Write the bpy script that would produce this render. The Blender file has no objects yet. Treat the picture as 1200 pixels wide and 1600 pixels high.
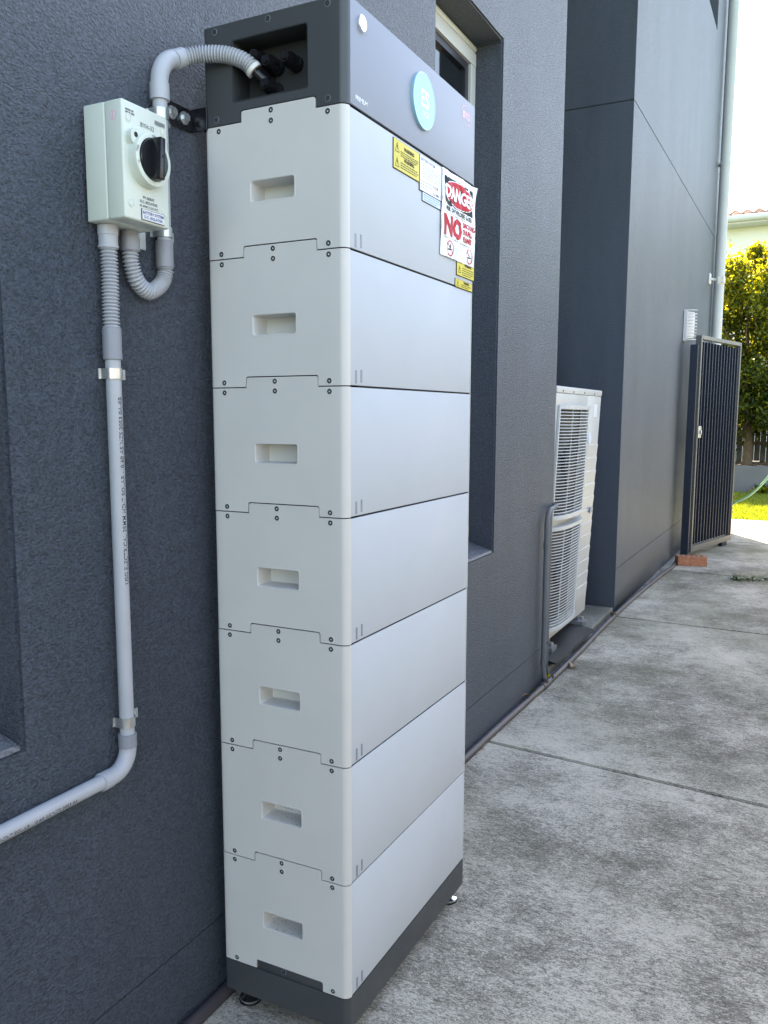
import bpy, bmesh, math, random
from mathutils import Vector, Matrix
random.seed(7)
S = bpy.context.scene
COL = S.collection
rad = math.radians

# ------------------------------------------------------------------ camera
cam = bpy.data.cameras.new("camera")
cam.sensor_fit = 'VERTICAL'
cam.sensor_height = 36.0
cam.lens = 36.0 * 1329.1 / 1600.0
cam.shift_x = 21.4 / 1600.0
cam.shift_y = 27.55 / 1600.0
cam.clip_start = 0.02
cam.clip_end = 500
camo = bpy.data.objects.new("camera", cam)
COL.objects.link(camo)
fwd = Vector((0.87872191, 0.4584474, -0.13294276)).normalized()
up = Vector((0.11757779, 0.06204534, 0.99112352)).normalized()
right = fwd.cross(up).normalized()
up = right.cross(fwd)
m = Matrix((right, up, -fwd)).transposed().to_4x4()
m.translation = Vector((-1.3193, -1.0186, 1.1128))
camo.matrix_world = m
S.camera = camo

# ------------------------------------------------------------------ light
SUN_AZ = math.atan2(0.857, 0.515)
SUN_EL = rad(46)
W = bpy.data.worlds.new("World")
S.world = W
W.use_nodes = True
nt = W.node_tree
sky = nt.nodes.new('ShaderNodeTexSky')
sky.sky_type = 'NISHITA'
sky.sun_disc = False
sky.sun_elevation = SUN_EL
sky.sun_rotation = SUN_AZ
sky.air_density = 1.0
sky.dust_density = 1.2
sky.ozone_density = 1.0
nt.links.new(sky.outputs[0], nt.nodes['Background'].inputs[0])
nt.nodes['Background'].inputs[1].default_value = 0.12
sl = bpy.data.lights.new("sun", 'SUN')
sl.energy = 4.8
sl.angle = rad(0.53)
sl.color = (1.0, 0.94, 0.84)
so = bpy.data.objects.new("sun", sl)
COL.objects.link(so)
sd = Vector((math.sin(SUN_AZ) * math.cos(SUN_EL), math.cos(SUN_AZ) * math.cos(SUN_EL), math.sin(SUN_EL)))
so.rotation_euler = sd.to_track_quat('Z', 'Y').to_euler()
so.location = (0, 0, 20)
S.view_settings.view_transform = 'Standard'
S.view_settings.look = 'None'
S.view_settings.exposure = 2.8
S.view_settings.gamma = 1
S.view_settings.use_white_balance = True      # the phone's balance for open shade
S.view_settings.white_balance_temperature = 7700
S.view_settings.white_balance_tint = 10
S.view_settings.use_curve_mapping = False
S.render.engine = 'CYCLES'
S.cycles.max_bounces = 8

# ------------------------------------------------------------------ materials
def mat(name, col, rough=0.5, metal=0.0, spec=0.5, var=0.0, vscale=8.0, bump=0.0, bscale=200.0, coat=0.0, trans=0.0,
        bdetail=3.0, smudge=0.0):
    M = bpy.data.materials.new(name)
    M.use_nodes = True
    n = M.node_tree.nodes
    l = M.node_tree.links
    b = n['Principled BSDF']
    b.inputs['Base Color'].default_value = (*col, 1)
    b.inputs['Roughness'].default_value = rough
    b.inputs['Metallic'].default_value = metal
    b.inputs['Specular IOR Level'].default_value = spec
    b.inputs['Coat Weight'].default_value = coat
    b.inputs['Transmission Weight'].default_value = trans
    tc = n.new('ShaderNodeTexCoord')
    if var > 0:
        nz = n.new('ShaderNodeTexNoise')
        nz.inputs['Scale'].default_value = vscale
        nz.inputs['Detail'].default_value = 6
        l.new(tc.outputs['Object'], nz.inputs['Vector'])
        r = n.new('ShaderNodeMapRange')
        r.inputs['From Min'].default_value = 0.3
        r.inputs['From Max'].default_value = 0.7
        r.inputs['To Min'].default_value = 1 - var
        r.inputs['To Max'].default_value = 1 + var
        l.new(nz.outputs['Fac'], r.inputs['Value'])
        mx = n.new('ShaderNodeVectorMath')
        mx.operation = 'SCALE'
        mx.inputs[0].default_value = col
        l.new(r.outputs[0], mx.inputs['Scale'])
        l.new(mx.outputs[0], b.inputs['Base Color'])
    if smudge > 0:      # handled and dusty places change the gloss
        ns_ = n.new('ShaderNodeTexNoise')
        ns_.inputs['Scale'].default_value = 5.0
        ns_.inputs['Detail'].default_value = 9
        ns_.inputs['Roughness'].default_value = 0.7
        l.new(tc.outputs['Object'], ns_.inputs['Vector'])
        rs_ = n.new('ShaderNodeMapRange')
        rs_.inputs['From Min'].default_value = 0.35
        rs_.inputs['From Max'].default_value = 0.65
        rs_.inputs['To Min'].default_value = rough - smudge
        rs_.inputs['To Max'].default_value = rough + smudge
        l.new(ns_.outputs['Fac'], rs_.inputs['Value'])
        l.new(rs_.outputs[0], b.inputs['Roughness'])
    if bump > 0:
        nb = n.new('ShaderNodeTexNoise')
        nb.inputs['Scale'].default_value = bscale
        nb.inputs['Detail'].default_value = bdetail
        l.new(tc.outputs['Object'], nb.inputs['Vector'])
        bp = n.new('ShaderNodeBump')
        bp.inputs['Strength'].default_value = 1.0
        bp.inputs['Distance'].default_value = bump
        l.new(nb.outputs['Fac'], bp.inputs['Height'])
        l.new(bp.outputs[0], b.inputs['Normal'])
    return M

def ramp(n, stops):
    r = n.new('ShaderNodeValToRGB')
    e = r.color_ramp.elements
    while len(e) < len(stops):
        e.new(0.5)
    for i, (p, c) in enumerate(stops):
        e[i].position = p
        e[i].color = (*c, 1)
    return r

def stucco(name, c0, c1, dist=0.0095, scale=240.0, rough=0.44):
    M = bpy.data.materials.new(name)
    M.use_nodes = True
    n = M.node_tree.nodes
    l = M.node_tree.links
    b = n['Principled BSDF']
    b.inputs['Roughness'].default_value = rough
    b.inputs['Specular IOR Level'].default_value = 0.7
    tc = n.new('ShaderNodeTexCoord')
    nz = n.new('ShaderNodeTexNoise')
    nz.inputs['Scale'].default_value = 1.3
    nz.inputs['Detail'].default_value = 8
    nz.inputs['Roughness'].default_value = 0.68
    mp = n.new('ShaderNodeMapping')
    mp.inputs['Scale'].default_value = (2.2, 2.2, 0.5)
    l.new(tc.outputs['Object'], mp.inputs[0])
    l.new(mp.outputs[0], nz.inputs['Vector'])
    r = ramp(n, [(0.3, c0), (0.7, c1)])
    l.new(nz.outputs['Fac'], r.inputs[0])
    # fine pits darker, grains lighter: the bump relief repeated in the colour
    nf = n.new('ShaderNodeTexNoise')
    nf.inputs['Scale'].default_value = scale
    nf.inputs['Detail'].default_value = 4
    nf.inputs['Roughness'].default_value = 0.62
    nf.inputs['Distortion'].default_value = 0.0
    mf = n.new('ShaderNodeMapping')
    mf.inputs['Scale'].default_value = (0.8, 1.0, 1.15)
    l.new(tc.outputs['Object'], mf.inputs[0])
    l.new(mf.outputs[0], nf.inputs['Vector'])
    mr = n.new('ShaderNodeMapRange')
    mr.inputs['From Min'].default_value = 0.3
    mr.inputs['From Max'].default_value = 0.7
    mr.inputs['To Min'].default_value = 0.25
    mr.inputs['To Max'].default_value = 1.75
    l.new(nf.outputs['Fac'], mr.inputs['Value'])
    sc = n.new('ShaderNodeVectorMath')
    sc.operation = 'SCALE'
    l.new(r.outputs[0], sc.inputs[0])
    l.new(mr.outputs[0], sc.inputs['Scale'])
    l.new(sc.outputs[0], b.inputs['Base Color'])
    bp = n.new('ShaderNodeBump')
    bp.inputs['Strength'].default_value = 1.0
    bp.inputs['Distance'].default_value = dist
    l.new(nf.outputs['Fac'], bp.inputs['Height'])
    l.new(bp.outputs[0], b.inputs['Normal'])
    return M

def concrete(name, dark, light, moss=None, moss_amt=0.0):
    M = bpy.data.materials.new(name)
    M.use_nodes = True
    n = M.node_tree.nodes
    l = M.node_tree.links
    b = n['Principled BSDF']
    b.inputs['Roughness'].default_value = 0.85
    geo = n.new('ShaderNodeNewGeometry')
    def noise(scale, mscale, detail=4, rough=0.6, dist=0.0, rot=0.0):
        mp = n.new('ShaderNodeMapping')
        mp.inputs['Scale'].default_value = mscale
        mp.inputs['Rotation'].default_value = (0, 0, rot)
        l.new(geo.outputs['Position'], mp.inputs[0])
        z = n.new('ShaderNodeTexNoise')
        z.inputs['Scale'].default_value = scale
        z.inputs['Detail'].default_value = detail
        z.inputs['Roughness'].default_value = rough
        z.inputs['Distortion'].default_value = dist
        l.new(mp.outputs[0], z.inputs['Vector'])
        return z
    def math_(op, a, bb):
        q = n.new('ShaderNodeMath')
        q.operation = op
        for i, v in enumerate((a, bb)):
            if isinstance(v, (int, float)):
                q.inputs[i].default_value = v
            else:
                l.new(v, q.inputs[i])
        return q.outputs[0]
    big = noise(3.4, (1, 1, 1), 8, 0.72)
    mid = noise(16, (1.3, 0.6, 1), 8, 0.8, 0.6)
    scr = noise(110, (1.25, 0.45, 1), 4, 0.8, 1.6, 0.35)
    fine = noise(330, (1, 0.8, 1), 3, 0.8, 0.5)
    s1 = math_('MULTIPLY', big.outputs['Fac'], 0.65)
    s2 = math_('MULTIPLY', mid.outputs['Fac'], 0.45)
    s3 = math_('MULTIPLY', scr.outputs['Fac'], 1.45)
    s4 = math_('MULTIPLY', fine.outputs['Fac'], 0.95)
    patch = noise(0.85, (1, 1, 1), 6, 0.66)
    s5 = math_('MULTIPLY', patch.outputs['Fac'], 0.75)
    t = math_('ADD', math_('ADD', math_('ADD', s1, s2), math_('ADD', s3, s4)), s5)
    mr = n.new('ShaderNodeMapRange')
    mr.inputs['From Min'].default_value = 1.87
    mr.inputs['From Max'].default_value = 2.30
    l.new(t, mr.inputs['Value'])
    mid_c = tuple(0.5 * (a + c) * 0.70 for a, c in zip(dark, light))
    r = ramp(n, [(0.0, dark), (0.5, mid_c), (1.0, light)])
    l.new(mr.outputs[0], r.inputs[0])
    out = r.outputs[0]
    if moss is not None:
        mz = noise(1.5, (1, 1, 1), 5, 0.65)
        sx = n.new('ShaderNodeSeparateXYZ')
        l.new(geo.outputs['Position'], sx.inputs[0])
        fx = n.new('ShaderNodeMapRange')
        fx.inputs['From Min'].default_value = -1.5
        fx.inputs['From Max'].default_value = 7.0
        fx.inputs['To Min'].default_value = 0.0
        fx.inputs['To Max'].default_value = moss_amt
        l.new(sx.outputs['X'], fx.inputs['Value'])
        mm = n.new('ShaderNodeMapRange')
        mm.inputs['From Min'].default_value = 0.42
        mm.inputs['From Max'].default_value = 0.66
        l.new(mz.outputs['Fac'], mm.inputs['Value'])
        mul = math_('MULTIPLY', fx.outputs[0], mm.outputs[0])
        mix = n.new('ShaderNodeMix')
        mix.data_type = 'RGBA'
        l.new(mul, mix.inputs['Factor'])
        l.new(out, mix.inputs['A'])
        mix.inputs['B'].default_value = (*moss, 1)
        out = mix.outputs['Result']
    l.new(out, b.inputs['Base Color'])
    bp = n.new('ShaderNodeBump')
    bp.inputs['Distance'].default_value = 0.002
    bp.inputs['Strength'].default_value = 0.7
    l.new(t, bp.inputs['Height'])
    l.new(bp.outputs[0], b.inputs['Normal'])
    return M

def leafmat(name, cols, transl=0.55):
    M = bpy.data.materials.new(name)
    M.use_nodes = True
    n = M.node_tree.nodes
    l = M.node_tree.links
    b = n['Principled BSDF']
    b.inputs['Roughness'].default_value = 0.35
    at = n.new('ShaderNodeAttribute')
    at.attribute_name = 'tone'
    r = ramp(n, cols)
    l.new(at.outputs['Fac'], r.inputs[0])
    l.new(r.outputs[0], b.inputs['Base Color'])
    tr = n.new('ShaderNodeBsdfTranslucent')
    sc = n.new('ShaderNodeVectorMath')
    sc.operation = 'MULTIPLY'
    sc.inputs[1].default_value = (1.7, 1.35, 0.5)
    l.new(r.outputs[0], sc.inputs[0])
    l.new(sc.outputs[0], tr.inputs[0])
    mx = n.new('ShaderNodeMixShader')
    mx.inputs[0].default_value = transl
    l.new(b.outputs[0], mx.inputs[1])
    l.new(tr.outputs[0], mx.inputs[2])
    l.new(mx.outputs[0], n['Material Output'].inputs['Surface'])
    return M

M = {}
M['wall'] = stucco('slate render', (0.042, 0.057, 0.080), (0.068, 0.087, 0.118))
M['sill'] = stucco('smooth slate render', (0.085, 0.098, 0.118), (0.11, 0.12, 0.14), 0.0003, 160, 0.5)
M['cover'] = mat('off white powder coat', (0.61, 0.602, 0.58), 0.42, var=0.035, vscale=5, smudge=0.12, bump=0.00006, bscale=900)
M['front'] = mat('off white steel front', (0.49, 0.525, 0.565), 0.6, spec=0.25, var=0.03, vscale=4, smudge=0.14, bump=0.00004, bscale=700)
M['cup'] = mat('shaded charcoal recess', (0.022, 0.025, 0.028), 0.5, var=0.1)  # shade of the recess put into the colour, darker than the housing
M['charcoal'] = mat('charcoal powder coat', (0.052, 0.058, 0.062), 0.42, smudge=0.1, var=0.06, vscale=4, bump=0.00008, bscale=900)
M['silver'] = mat('satin silver lilac front', (0.25, 0.275, 0.345), 0.5, spec=0.35, var=0.02, vscale=2)
M['black'] = mat('black plastic', (0.008, 0.008, 0.010), 0.25, var=0.1, vscale=20)
M['gap'] = mat('dark gap', (0.012, 0.012, 0.013), 0.8, var=0.1)
M['screw'] = mat('dark screw head', (0.035, 0.037, 0.040), 0.5, metal=0.2, var=0.1, vscale=200)
M['screwrim'] = mat('pale countersink', (0.62, 0.64, 0.64), 0.35, var=0.02)
M['mark'] = mat('grey blue mark', (0.20, 0.23, 0.30), 0.4, var=0.05)
M['chrome'] = mat('polished steel', (0.75, 0.76, 0.78), 0.13, metal=1.0, var=0.03, vscale=30)
M['zinc'] = mat('zinc plated steel', (0.60, 0.62, 0.62), 0.30, metal=0.85, var=0.12, vscale=60, bump=0.0002, bscale=120)
M['cyan'] = mat('pale cyan badge', (0.20, 0.42, 0.54), 0.25, var=0.02, coat=0.2)
M['cyantext'] = mat('pale mint print', (0.66, 0.90, 0.84), 0.5, var=0.02)
M['palepink'] = mat('pale pink print', (0.72, 0.45, 0.52), 0.5, var=0.02)
M['palegrey'] = mat('pale grey print', (0.72, 0.76, 0.84), 0.3, var=0.02)
M['iso'] = mat('pale green grey plastic', (0.60, 0.655, 0.59), 0.36, var=0.03, vscale=6)
M['conduit'] = mat('grey conduit plastic', (0.40, 0.42, 0.46), 0.36, var=0.05, vscale=12, bump=0.00008, bscale=250)
M['conduit2'] = mat('darker grey coupling plastic', (0.25, 0.265, 0.305), 0.38, var=0.05, vscale=12)
M['ink'] = mat('black ink', (0.012, 0.012, 0.015), 0.6, spec=0.15, var=0.1)
M['inkgrey'] = mat('grey ink', (0.16, 0.17, 0.19), 0.5, var=0.1)
M['inkblue'] = mat('blue ink', (0.10, 0.14, 0.30), 0.5, var=0.1)
M['red'] = mat('red print', (0.52, 0.006, 0.025), 0.5, spec=0.15, var=0.05)
M['yellow'] = mat('yellow plate', (0.62, 0.50, 0.01), 0.3, spec=0.25, var=0.04)
M['whiteplate'] = mat('white plate', (0.70, 0.70, 0.72), 0.2, var=0.02)
M['blueplate'] = mat('pale blue plate', (0.45, 0.55, 0.70), 0.2, var=0.02)
M['laminate'] = mat('creased white laminate', (0.72, 0.73, 0.76), 0.10, var=0.02, bump=0.0015, bscale=38, coat=0.5)
M['frame'] = mat('cream window frame', (0.50, 0.51, 0.52), 0.35, var=0.03)
M['glass'] = mat('dark window glass', (0.006, 0.008, 0.010), 0.04, spec=0.6, var=0.05, vscale=2)
M['sash'] = mat('dark sash', (0.02, 0.02, 0.03), 0.3, var=0.05)
M['downpipe'] = mat('grey painted downpipe', (0.40, 0.43, 0.45), 0.4, var=0.04, vscale=3)
M['groundpipe'] = mat('purple brown pipe', (0.060, 0.052, 0.060), 0.45, var=0.25, vscale=5, bump=0.0002, bscale=90)
M['greypipe'] = mat('painted grey conduit', (0.11, 0.125, 0.14), 0.45, var=0.08, vscale=10)
M['acwhite'] = mat('ivory painted steel', (0.50, 0.505, 0.49), 0.4, var=0.06, vscale=4)
M['acgrille'] = mat('pale grille plastic', (0.50, 0.52, 0.53), 0.4, var=0.03)
M['acdark'] = mat('dark fan cavity', (0.015, 0.017, 0.022), 0.6, var=0.1)
M['mat'] = mat('black rubber sheet', (0.018, 0.020, 0.024), 0.55, var=0.15, vscale=9)
M['gatelight'] = mat('silver gate frame', (0.11, 0.108, 0.108), 0.4, metal=0.1, var=0.05, vscale=6)
M['navy'] = mat('navy painted steel', (0.009, 0.016, 0.032), 0.5, spec=0.3, var=0.08, vscale=6)
M['lampcage'] = mat('grey lamp cage', (0.55, 0.56, 0.58), 0.4, var=0.03)
M['frost'] = mat('frosted lamp glass', (0.66, 0.64, 0.62), 0.3, var=0.03)
M['white'] = mat('white plastic', (0.68, 0.68, 0.66), 0.35, var=0.02)
M['brick'] = mat('red brown brick', (0.40, 0.17, 0.10), 0.85, var=0.25, vscale=35, bump=0.001, bscale=150)
M['brickhole'] = mat('brick holes', (0.05, 0.022, 0.016), 0.9, var=0.1)
M['hose'] = mat('pale green hose', (0.26, 0.50, 0.30), 0.3, var=0.04)
M['retain'] = mat('grey retaining wall', (0.16, 0.165, 0.17), 0.7, var=0.1, vscale=2, bump=0.0008, bscale=60)
M['soil'] = mat('dark soil and mulch', (0.045, 0.034, 0.024), 0.9, var=0.4, vscale=12, bump=0.01, bscale=30)
M['dirt'] = mat('dusty gravel strip', (0.26, 0.25, 0.23), 0.9, var=0.4, vscale=30, bump=0.003, bscale=90)
M['lawn'] = mat('lawn soil', (0.10, 0.14, 0.03), 0.9, var=0.3, vscale=6, bump=0.01, bscale=60)
M['paling'] = mat('weathered paling', (0.10, 0.095, 0.08), 0.8, var=0.25, vscale=7)
M['housewall'] = mat('pale house render', (0.78, 0.77, 0.74), 0.7, var=0.03, vscale=1)
M['gutter'] = mat('cream gutter', (0.60, 0.585, 0.56), 0.4, var=0.03)
M['tile'] = mat('terracotta tile', (0.30, 0.19, 0.15), 0.7, var=0.25, vscale=4, bump=0.002, bscale=40)
M['trunk'] = mat('brown bark', (0.16, 0.115, 0.07), 0.85, var=0.3, vscale=20, bump=0.006, bscale=30)
M['conc'] = concrete('brushed worn concrete', (0.100, 0.094, 0.074), (0.57, 0.535, 0.465), (0.13, 0.135, 0.075), 0.75)
M['ledge'] = concrete('mossy concrete ledge', (0.10, 0.10, 0.09), (0.34, 0.34, 0.32), (0.12, 0.13, 0.09), 0.9)
M['joint'] = mat('dark joint filler', (0.012, 0.012, 0.010), 0.9, var=0.3, vscale=30)
M['deadleaf'] = mat('dry brown leaf', (0.26, 0.16, 0.09), 0.6, var=0.3, vscale=40)
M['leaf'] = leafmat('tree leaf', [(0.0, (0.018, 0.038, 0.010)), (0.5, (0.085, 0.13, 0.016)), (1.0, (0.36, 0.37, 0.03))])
M['grass'] = leafmat('grass blade', [(0.0, (0.11, 0.16, 0.015)), (1.0, (0.28, 0.36, 0.04))], 0.4)
M['litter'] = leafmat('wilted green leaf', [(0.0, (0.03, 0.05, 0.012)), (1.0, (0.09, 0.14, 0.02))], 0.1)

# ------------------------------------------------------------------ mesh helpers
def tag(o, label=None, cat=None, group=None, kind=None):
    if label: o['label'] = label
    if cat: o['category'] = cat
    if group: o['group'] = group
    if kind: o['kind'] = kind
    return o

def empty(name, loc=(0, 0, 0), rot=(0, 0, 0)):
    o = bpy.data.objects.new(name, None)
    o.empty_display_size = 0.1
    o.location = loc
    o.rotation_euler = rot
    COL.objects.link(o)
    return o

def mesh_of(bm, name, mats, smooth=None):
    me = bpy.data.meshes.new(name)
    bmesh.ops.recalc_face_normals(bm, faces=bm.faces)
    bm.to_mesh(me)
    bm.free()
    for q in (mats if isinstance(mats, (list, tuple)) else [mats]):
        me.materials.append(q)
    if smooth is not None:
        for p in me.polygons: p.use_smooth = True
        me.set_sharp_from_angle(angle=rad(smooth))
    return me

def put(name, me, parent=None, loc=(0, 0, 0), rot=(0, 0, 0)):
    o = bpy.data.objects.new(name, me)
    o.location = loc
    o.rotation_euler = rot
    if parent: o.parent = parent
    COL.objects.link(o)
    return o

def obj(name, bm, mats, parent=None, loc=(0, 0, 0), rot=(0, 0, 0), smooth=None):
    return put(name, mesh_of(bm, name, mats, smooth), parent, loc, rot)

def B(): return bmesh.new()

def box(bm, x0, x1, y0, y1, z0, z1, mi=0, bev=0.0, seg=2):
    vs = [bm.verts.new(p) for p in ((x0, y0, z0), (x1, y0, z0), (x1, y1, z0), (x0, y1, z0), (x0, y0, z1), (x1, y0, z1), (x1, y1, z1), (x0, y1, z1))]
    fs = [bm.faces.new([vs[i] for i in f]) for f in ((0, 3, 2, 1), (4, 5, 6, 7), (0, 1, 5, 4), (1, 2, 6, 5), (2, 3, 7, 6), (3, 0, 4, 7))]
    for f in fs: f.material_index = mi
    if bev > 0:
        es = list({e for f in fs for e in f.edges})
        r = bmesh.ops.bevel(bm, geom=es, offset=bev, segments=seg, affect='EDGES', profile=0.5)
        for f in r['faces']: f.material_index = mi
    return vs

def tube(bm, pts, r, n=16, cap=True, mi=0):
    """sweep a circle along pts; r is a number or a list of radii"""
    pts = [Vector(p) for p in pts]
    if not isinstance(r, (list, tuple)): r = [r] * len(pts)
    rings = []
    ref = None
    for i, p in enumerate(pts):
        if i == 0: t = pts[1] - p
        elif i == len(pts) - 1: t = p - pts[i - 1]
        else: t = (pts[i + 1] - p).normalized() + (p - pts[i - 1]).normalized()
        if t.length < 1e-9: t = pts[min(i + 1, len(pts) - 1)] - pts[max(i - 2, 0)]
        t.normalize()
        if ref is None:
            ref = Vector((0, 0, 1)) if abs(t.z) < 0.9 else Vector((1, 0, 0))
            ref = (ref - t * ref.dot(t)).normalized()
        else:
            ref = (ref - t * ref.dot(t)).normalized()
        b = t.cross(ref)
        rings.append([bm.verts.new(p + (ref * math.cos(a) + b * math.sin(a)) * r[i]) for a in [2 * math.pi * k / n for k in range(n)]])
    for a, c in zip(rings, rings[1:]):
        for k in range(n):
            f = bm.faces.new((a[k], a[(k + 1) % n], c[(k + 1) % n], c[k]))
            f.material_index = mi
    if cap:
        bm.faces.new(rings[0][::-1]).material_index = mi
        bm.faces.new(rings[-1]).material_index = mi
    return rings

def cyl(bm, a, b, r, n=24, mi=0):
    return tube(bm, [a, b], r, n, True, mi)

def spline(ctrl, steps=12):
    c = [Vector(p) for p in ctrl]
    c = [c[0] * 2 - c[1]] + c + [c[-1] * 2 - c[-2]]
    out = []
    for i in range(1, len(c) - 2):
        for k in range(steps):
            t = k / steps
            p0, p1, p2, p3 = c[i - 1], c[i], c[i + 1], c[i + 2]
            out.append(0.5 * ((2 * p1) + (p2 - p0) * t + (2 * p0 - 5 * p1 + 4 * p2 - p3) * t * t + (3 * p1 - p0 - 3 * p2 + p3) * t ** 3))
    out.append(c[-2])
    return out

def resample(pts, step):
    L = [0]
    for a, b in zip(pts, pts[1:]): L.append(L[-1] + (b - a).length)
    n = max(2, int(L[-1] / step))
    out = []
    j = 0
    for i in range(n + 1):
        s = L[-1] * i / n
        while j < len(L) - 2 and L[j + 1] < s: j += 1
        t = (s - L[j]) / max(1e-9, L[j + 1] - L[j])
        out.append(pts[j].lerp(pts[j + 1], t))
    return out

def corrugated(bm, ctrl, r=0.0135, amp=0.0042, pitch=0.0056, n=20, steps=24):
    p = resample(spline([Vector(c) for c in ctrl], steps), pitch / 6)
    rr = [r - amp * (1.0, 0.7, 0.12, 0.0, 0.12, 0.7)[i % 6] for i in range(len(p))]
    tube(bm, p, rr, n, True)

def arc_pts(c, r, a0, a1, u, v, n=10):
    c, u, v = Vector(c), Vector(u), Vector(v)
    return [c + u * (r * math.cos(a0 + (a1 - a0) * k / n)) + v * (r * math.sin(a0 + (a1 - a0) * k / n)) for k in range(n + 1)]

def text_mesh(s, size, align='LEFT', extrude=0.0, bold=0.0, space=1.0):
    cu = bpy.data.curves.new('t', 'FONT')
    cu.body = s
    cu.size = size
    cu.align_x = align
    cu.extrude = extrude
    cu.offset = bold
    cu.space_character = space
    cu.resolution_u = 2
    o = bpy.data.objects.new('t', cu)
    me = bpy.data.meshes.new_from_object(o)
    bpy.data.objects.remove(o)
    return me

def add_text(bm, s, size, M4, align='LEFT', bold=0.0, mi=0, sx=1.0):
    me = text_mesh(s, size, align, 0, bold)
    k = len(bm.verts)
    kf = len(bm.faces)
    bm.from_mesh(me)
    bm.verts.ensure_lookup_table()
    bm.faces.ensure_lookup_table()
    sc = Matrix.Diagonal((sx, 1, 1, 1))
    for v in bm.verts[k:]: v.co = M4 @ sc @ v.co
    for f in bm.faces[kf:]: f.material_index = mi
    bpy.data.meshes.remove(me)

def front_m(x, y, z, rotz=0):
    """text plane facing -y, reading along +x"""
    return Matrix.Translation((x, y, z)) @ Matrix.Rotation(rad(90), 4, 'X')

def lettering(name, items, mats, parent, loc=(0, 0, 0)):
    mats = mats if isinstance(mats, (list, tuple)) else [mats]
    for it in items:
        bm = B()
        it = list(it) + [0] * (6 - len(it)) if len(it) < 6 else list(it)
        mi = it[5]; it[5] = 0
        add_text(bm, *it)
        me = bpy.data.meshes.new(name)
        bm.to_mesh(me)
        bm.free()
        me.materials.append(mats[mi])
        put(name, me, parent, loc)

def quadf(bm, pts, mi=0):
    f = bm.faces.new([bm.verts.new(p) for p in pts])
    f.material_index = mi
    return f

def rrect(hw, hh, r, n=5):
    out = []
    for cx, cy, a in ((hw - r, hh - r, 0), (-hw + r, hh - r, 90), (-hw + r, -hh + r, 180), (hw - r, -hh + r, 270)):
        for k in range(n + 1):
            t = rad(a + 90 * k / n)
            out.append((cx + r * math.cos(t), cy + r * math.sin(t)))
    return out

def loops(bm, ls, mi=0, cap=True):
    rs = [[bm.verts.new(p) for p in L] for L in ls]
    n = len(rs[0])
    for a, b in zip(rs, rs[1:]):
        for k in range(n):
            bm.faces.new((a[k], a[(k + 1) % n], b[(k + 1) % n], b[k])).material_index = mi
    if cap: bm.faces.new(rs[-1]).material_index = mi

GZ = -0.105      # ground level
WY = 0.035       # face of the rendered wall

# ================================================================== SETTING
bm = B(); quadf(bm, [(-60, -80, -0.16), (140, -80, -0.16), (140, 80, -0.16), (-60, 80, -0.16)])
tag(obj('ground', bm, M['lawn']), kind='structure')

# concrete path in slabs
path = empty('path', (0, 0, GZ)); tag(path, kind='structure')
joints = [(-5.0, 0.05), (-2.15, 0.05), (1.612, 0.112), (3.885, 0.062), (5.685, 0.055), (7.6, 0.03), (9.25, 0.02)]
g = 0.008
for (xa, ka), (xb, kb) in zip(joints, joints[1:]):
    bm = B()
    y0, y1 = -2.6, 0.012
    def X(x, k, y): return x + k * y
    top = [(X(xa, ka, y0) + g, y0), (X(xb, kb, y0) - g, y0), (X(xb, kb, y1) - g, y1), (X(xa, ka, y1) + g, y1)]
    lo = [bm.verts.new((x, y, -0.05)) for x, y in top]
    hi = [bm.verts.new((x, y, 0.0)) for x, y in top]
    bm.faces.new(hi); bm.faces.new(lo[::-1])
    es = []
    for k in range(4): bm.faces.new((lo[k], lo[(k + 1) % 4], hi[(k + 1) % 4], hi[k]))
    bm.edges.ensure_lookup_table()
    es = [e for e in bm.edges if all(abs(v.co.z) < 1e-6 for v in e.verts)]
    bmesh.ops.bevel(bm, geom=es, offset=0.004, segments=2, affect='EDGES')
    obj('concrete_slab', bm, M['conc'], path)
bm = B(); quadf(bm, [(-5, -2.6, -0.022), (9.25, -2.6, -0.022), (9.25, 0.0, -0.022), (-5, 0.0, -0.022)])
obj('joint_filler', bm, M['joint'], path)
bm = B()
nx, ny = 400, 4
V = {}
rs = random.Random(3)
for i in range(nx + 1):
    for j in range(ny + 1):
        V[i, j] = bm.verts.new((-4 + 12.8 * i / nx, 0.008 + 0.034 * j / ny, -0.117 + rs.uniform(0, 0.009)))
for i in range(nx):
    for j in range(ny):
        bm.faces.new((V[i, j], V[i + 1, j], V[i + 1, j + 1], V[i, j + 1]))
tag(obj('dirt_strip', bm, M['dirt'], smooth=60), kind='structure')
# paving beyond the side gate and the lawn
bm = B(); box(bm, 9.255, 9.6, -7, 6, -0.16, -0.108)
box(bm, 8.62, 9.245, 0.02, 6, -0.16, -0.107)
tag(obj('pavement', bm, M['conc']), kind='structure')
bm = B(); quadf(bm, [(9.6, -9, -0.112), (13.4, -9, -0.112), (13.4, 8, -0.112), (9.6, 8, -0.112)])
tag(obj('lawn', bm, M['lawn']), kind='structure')
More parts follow.
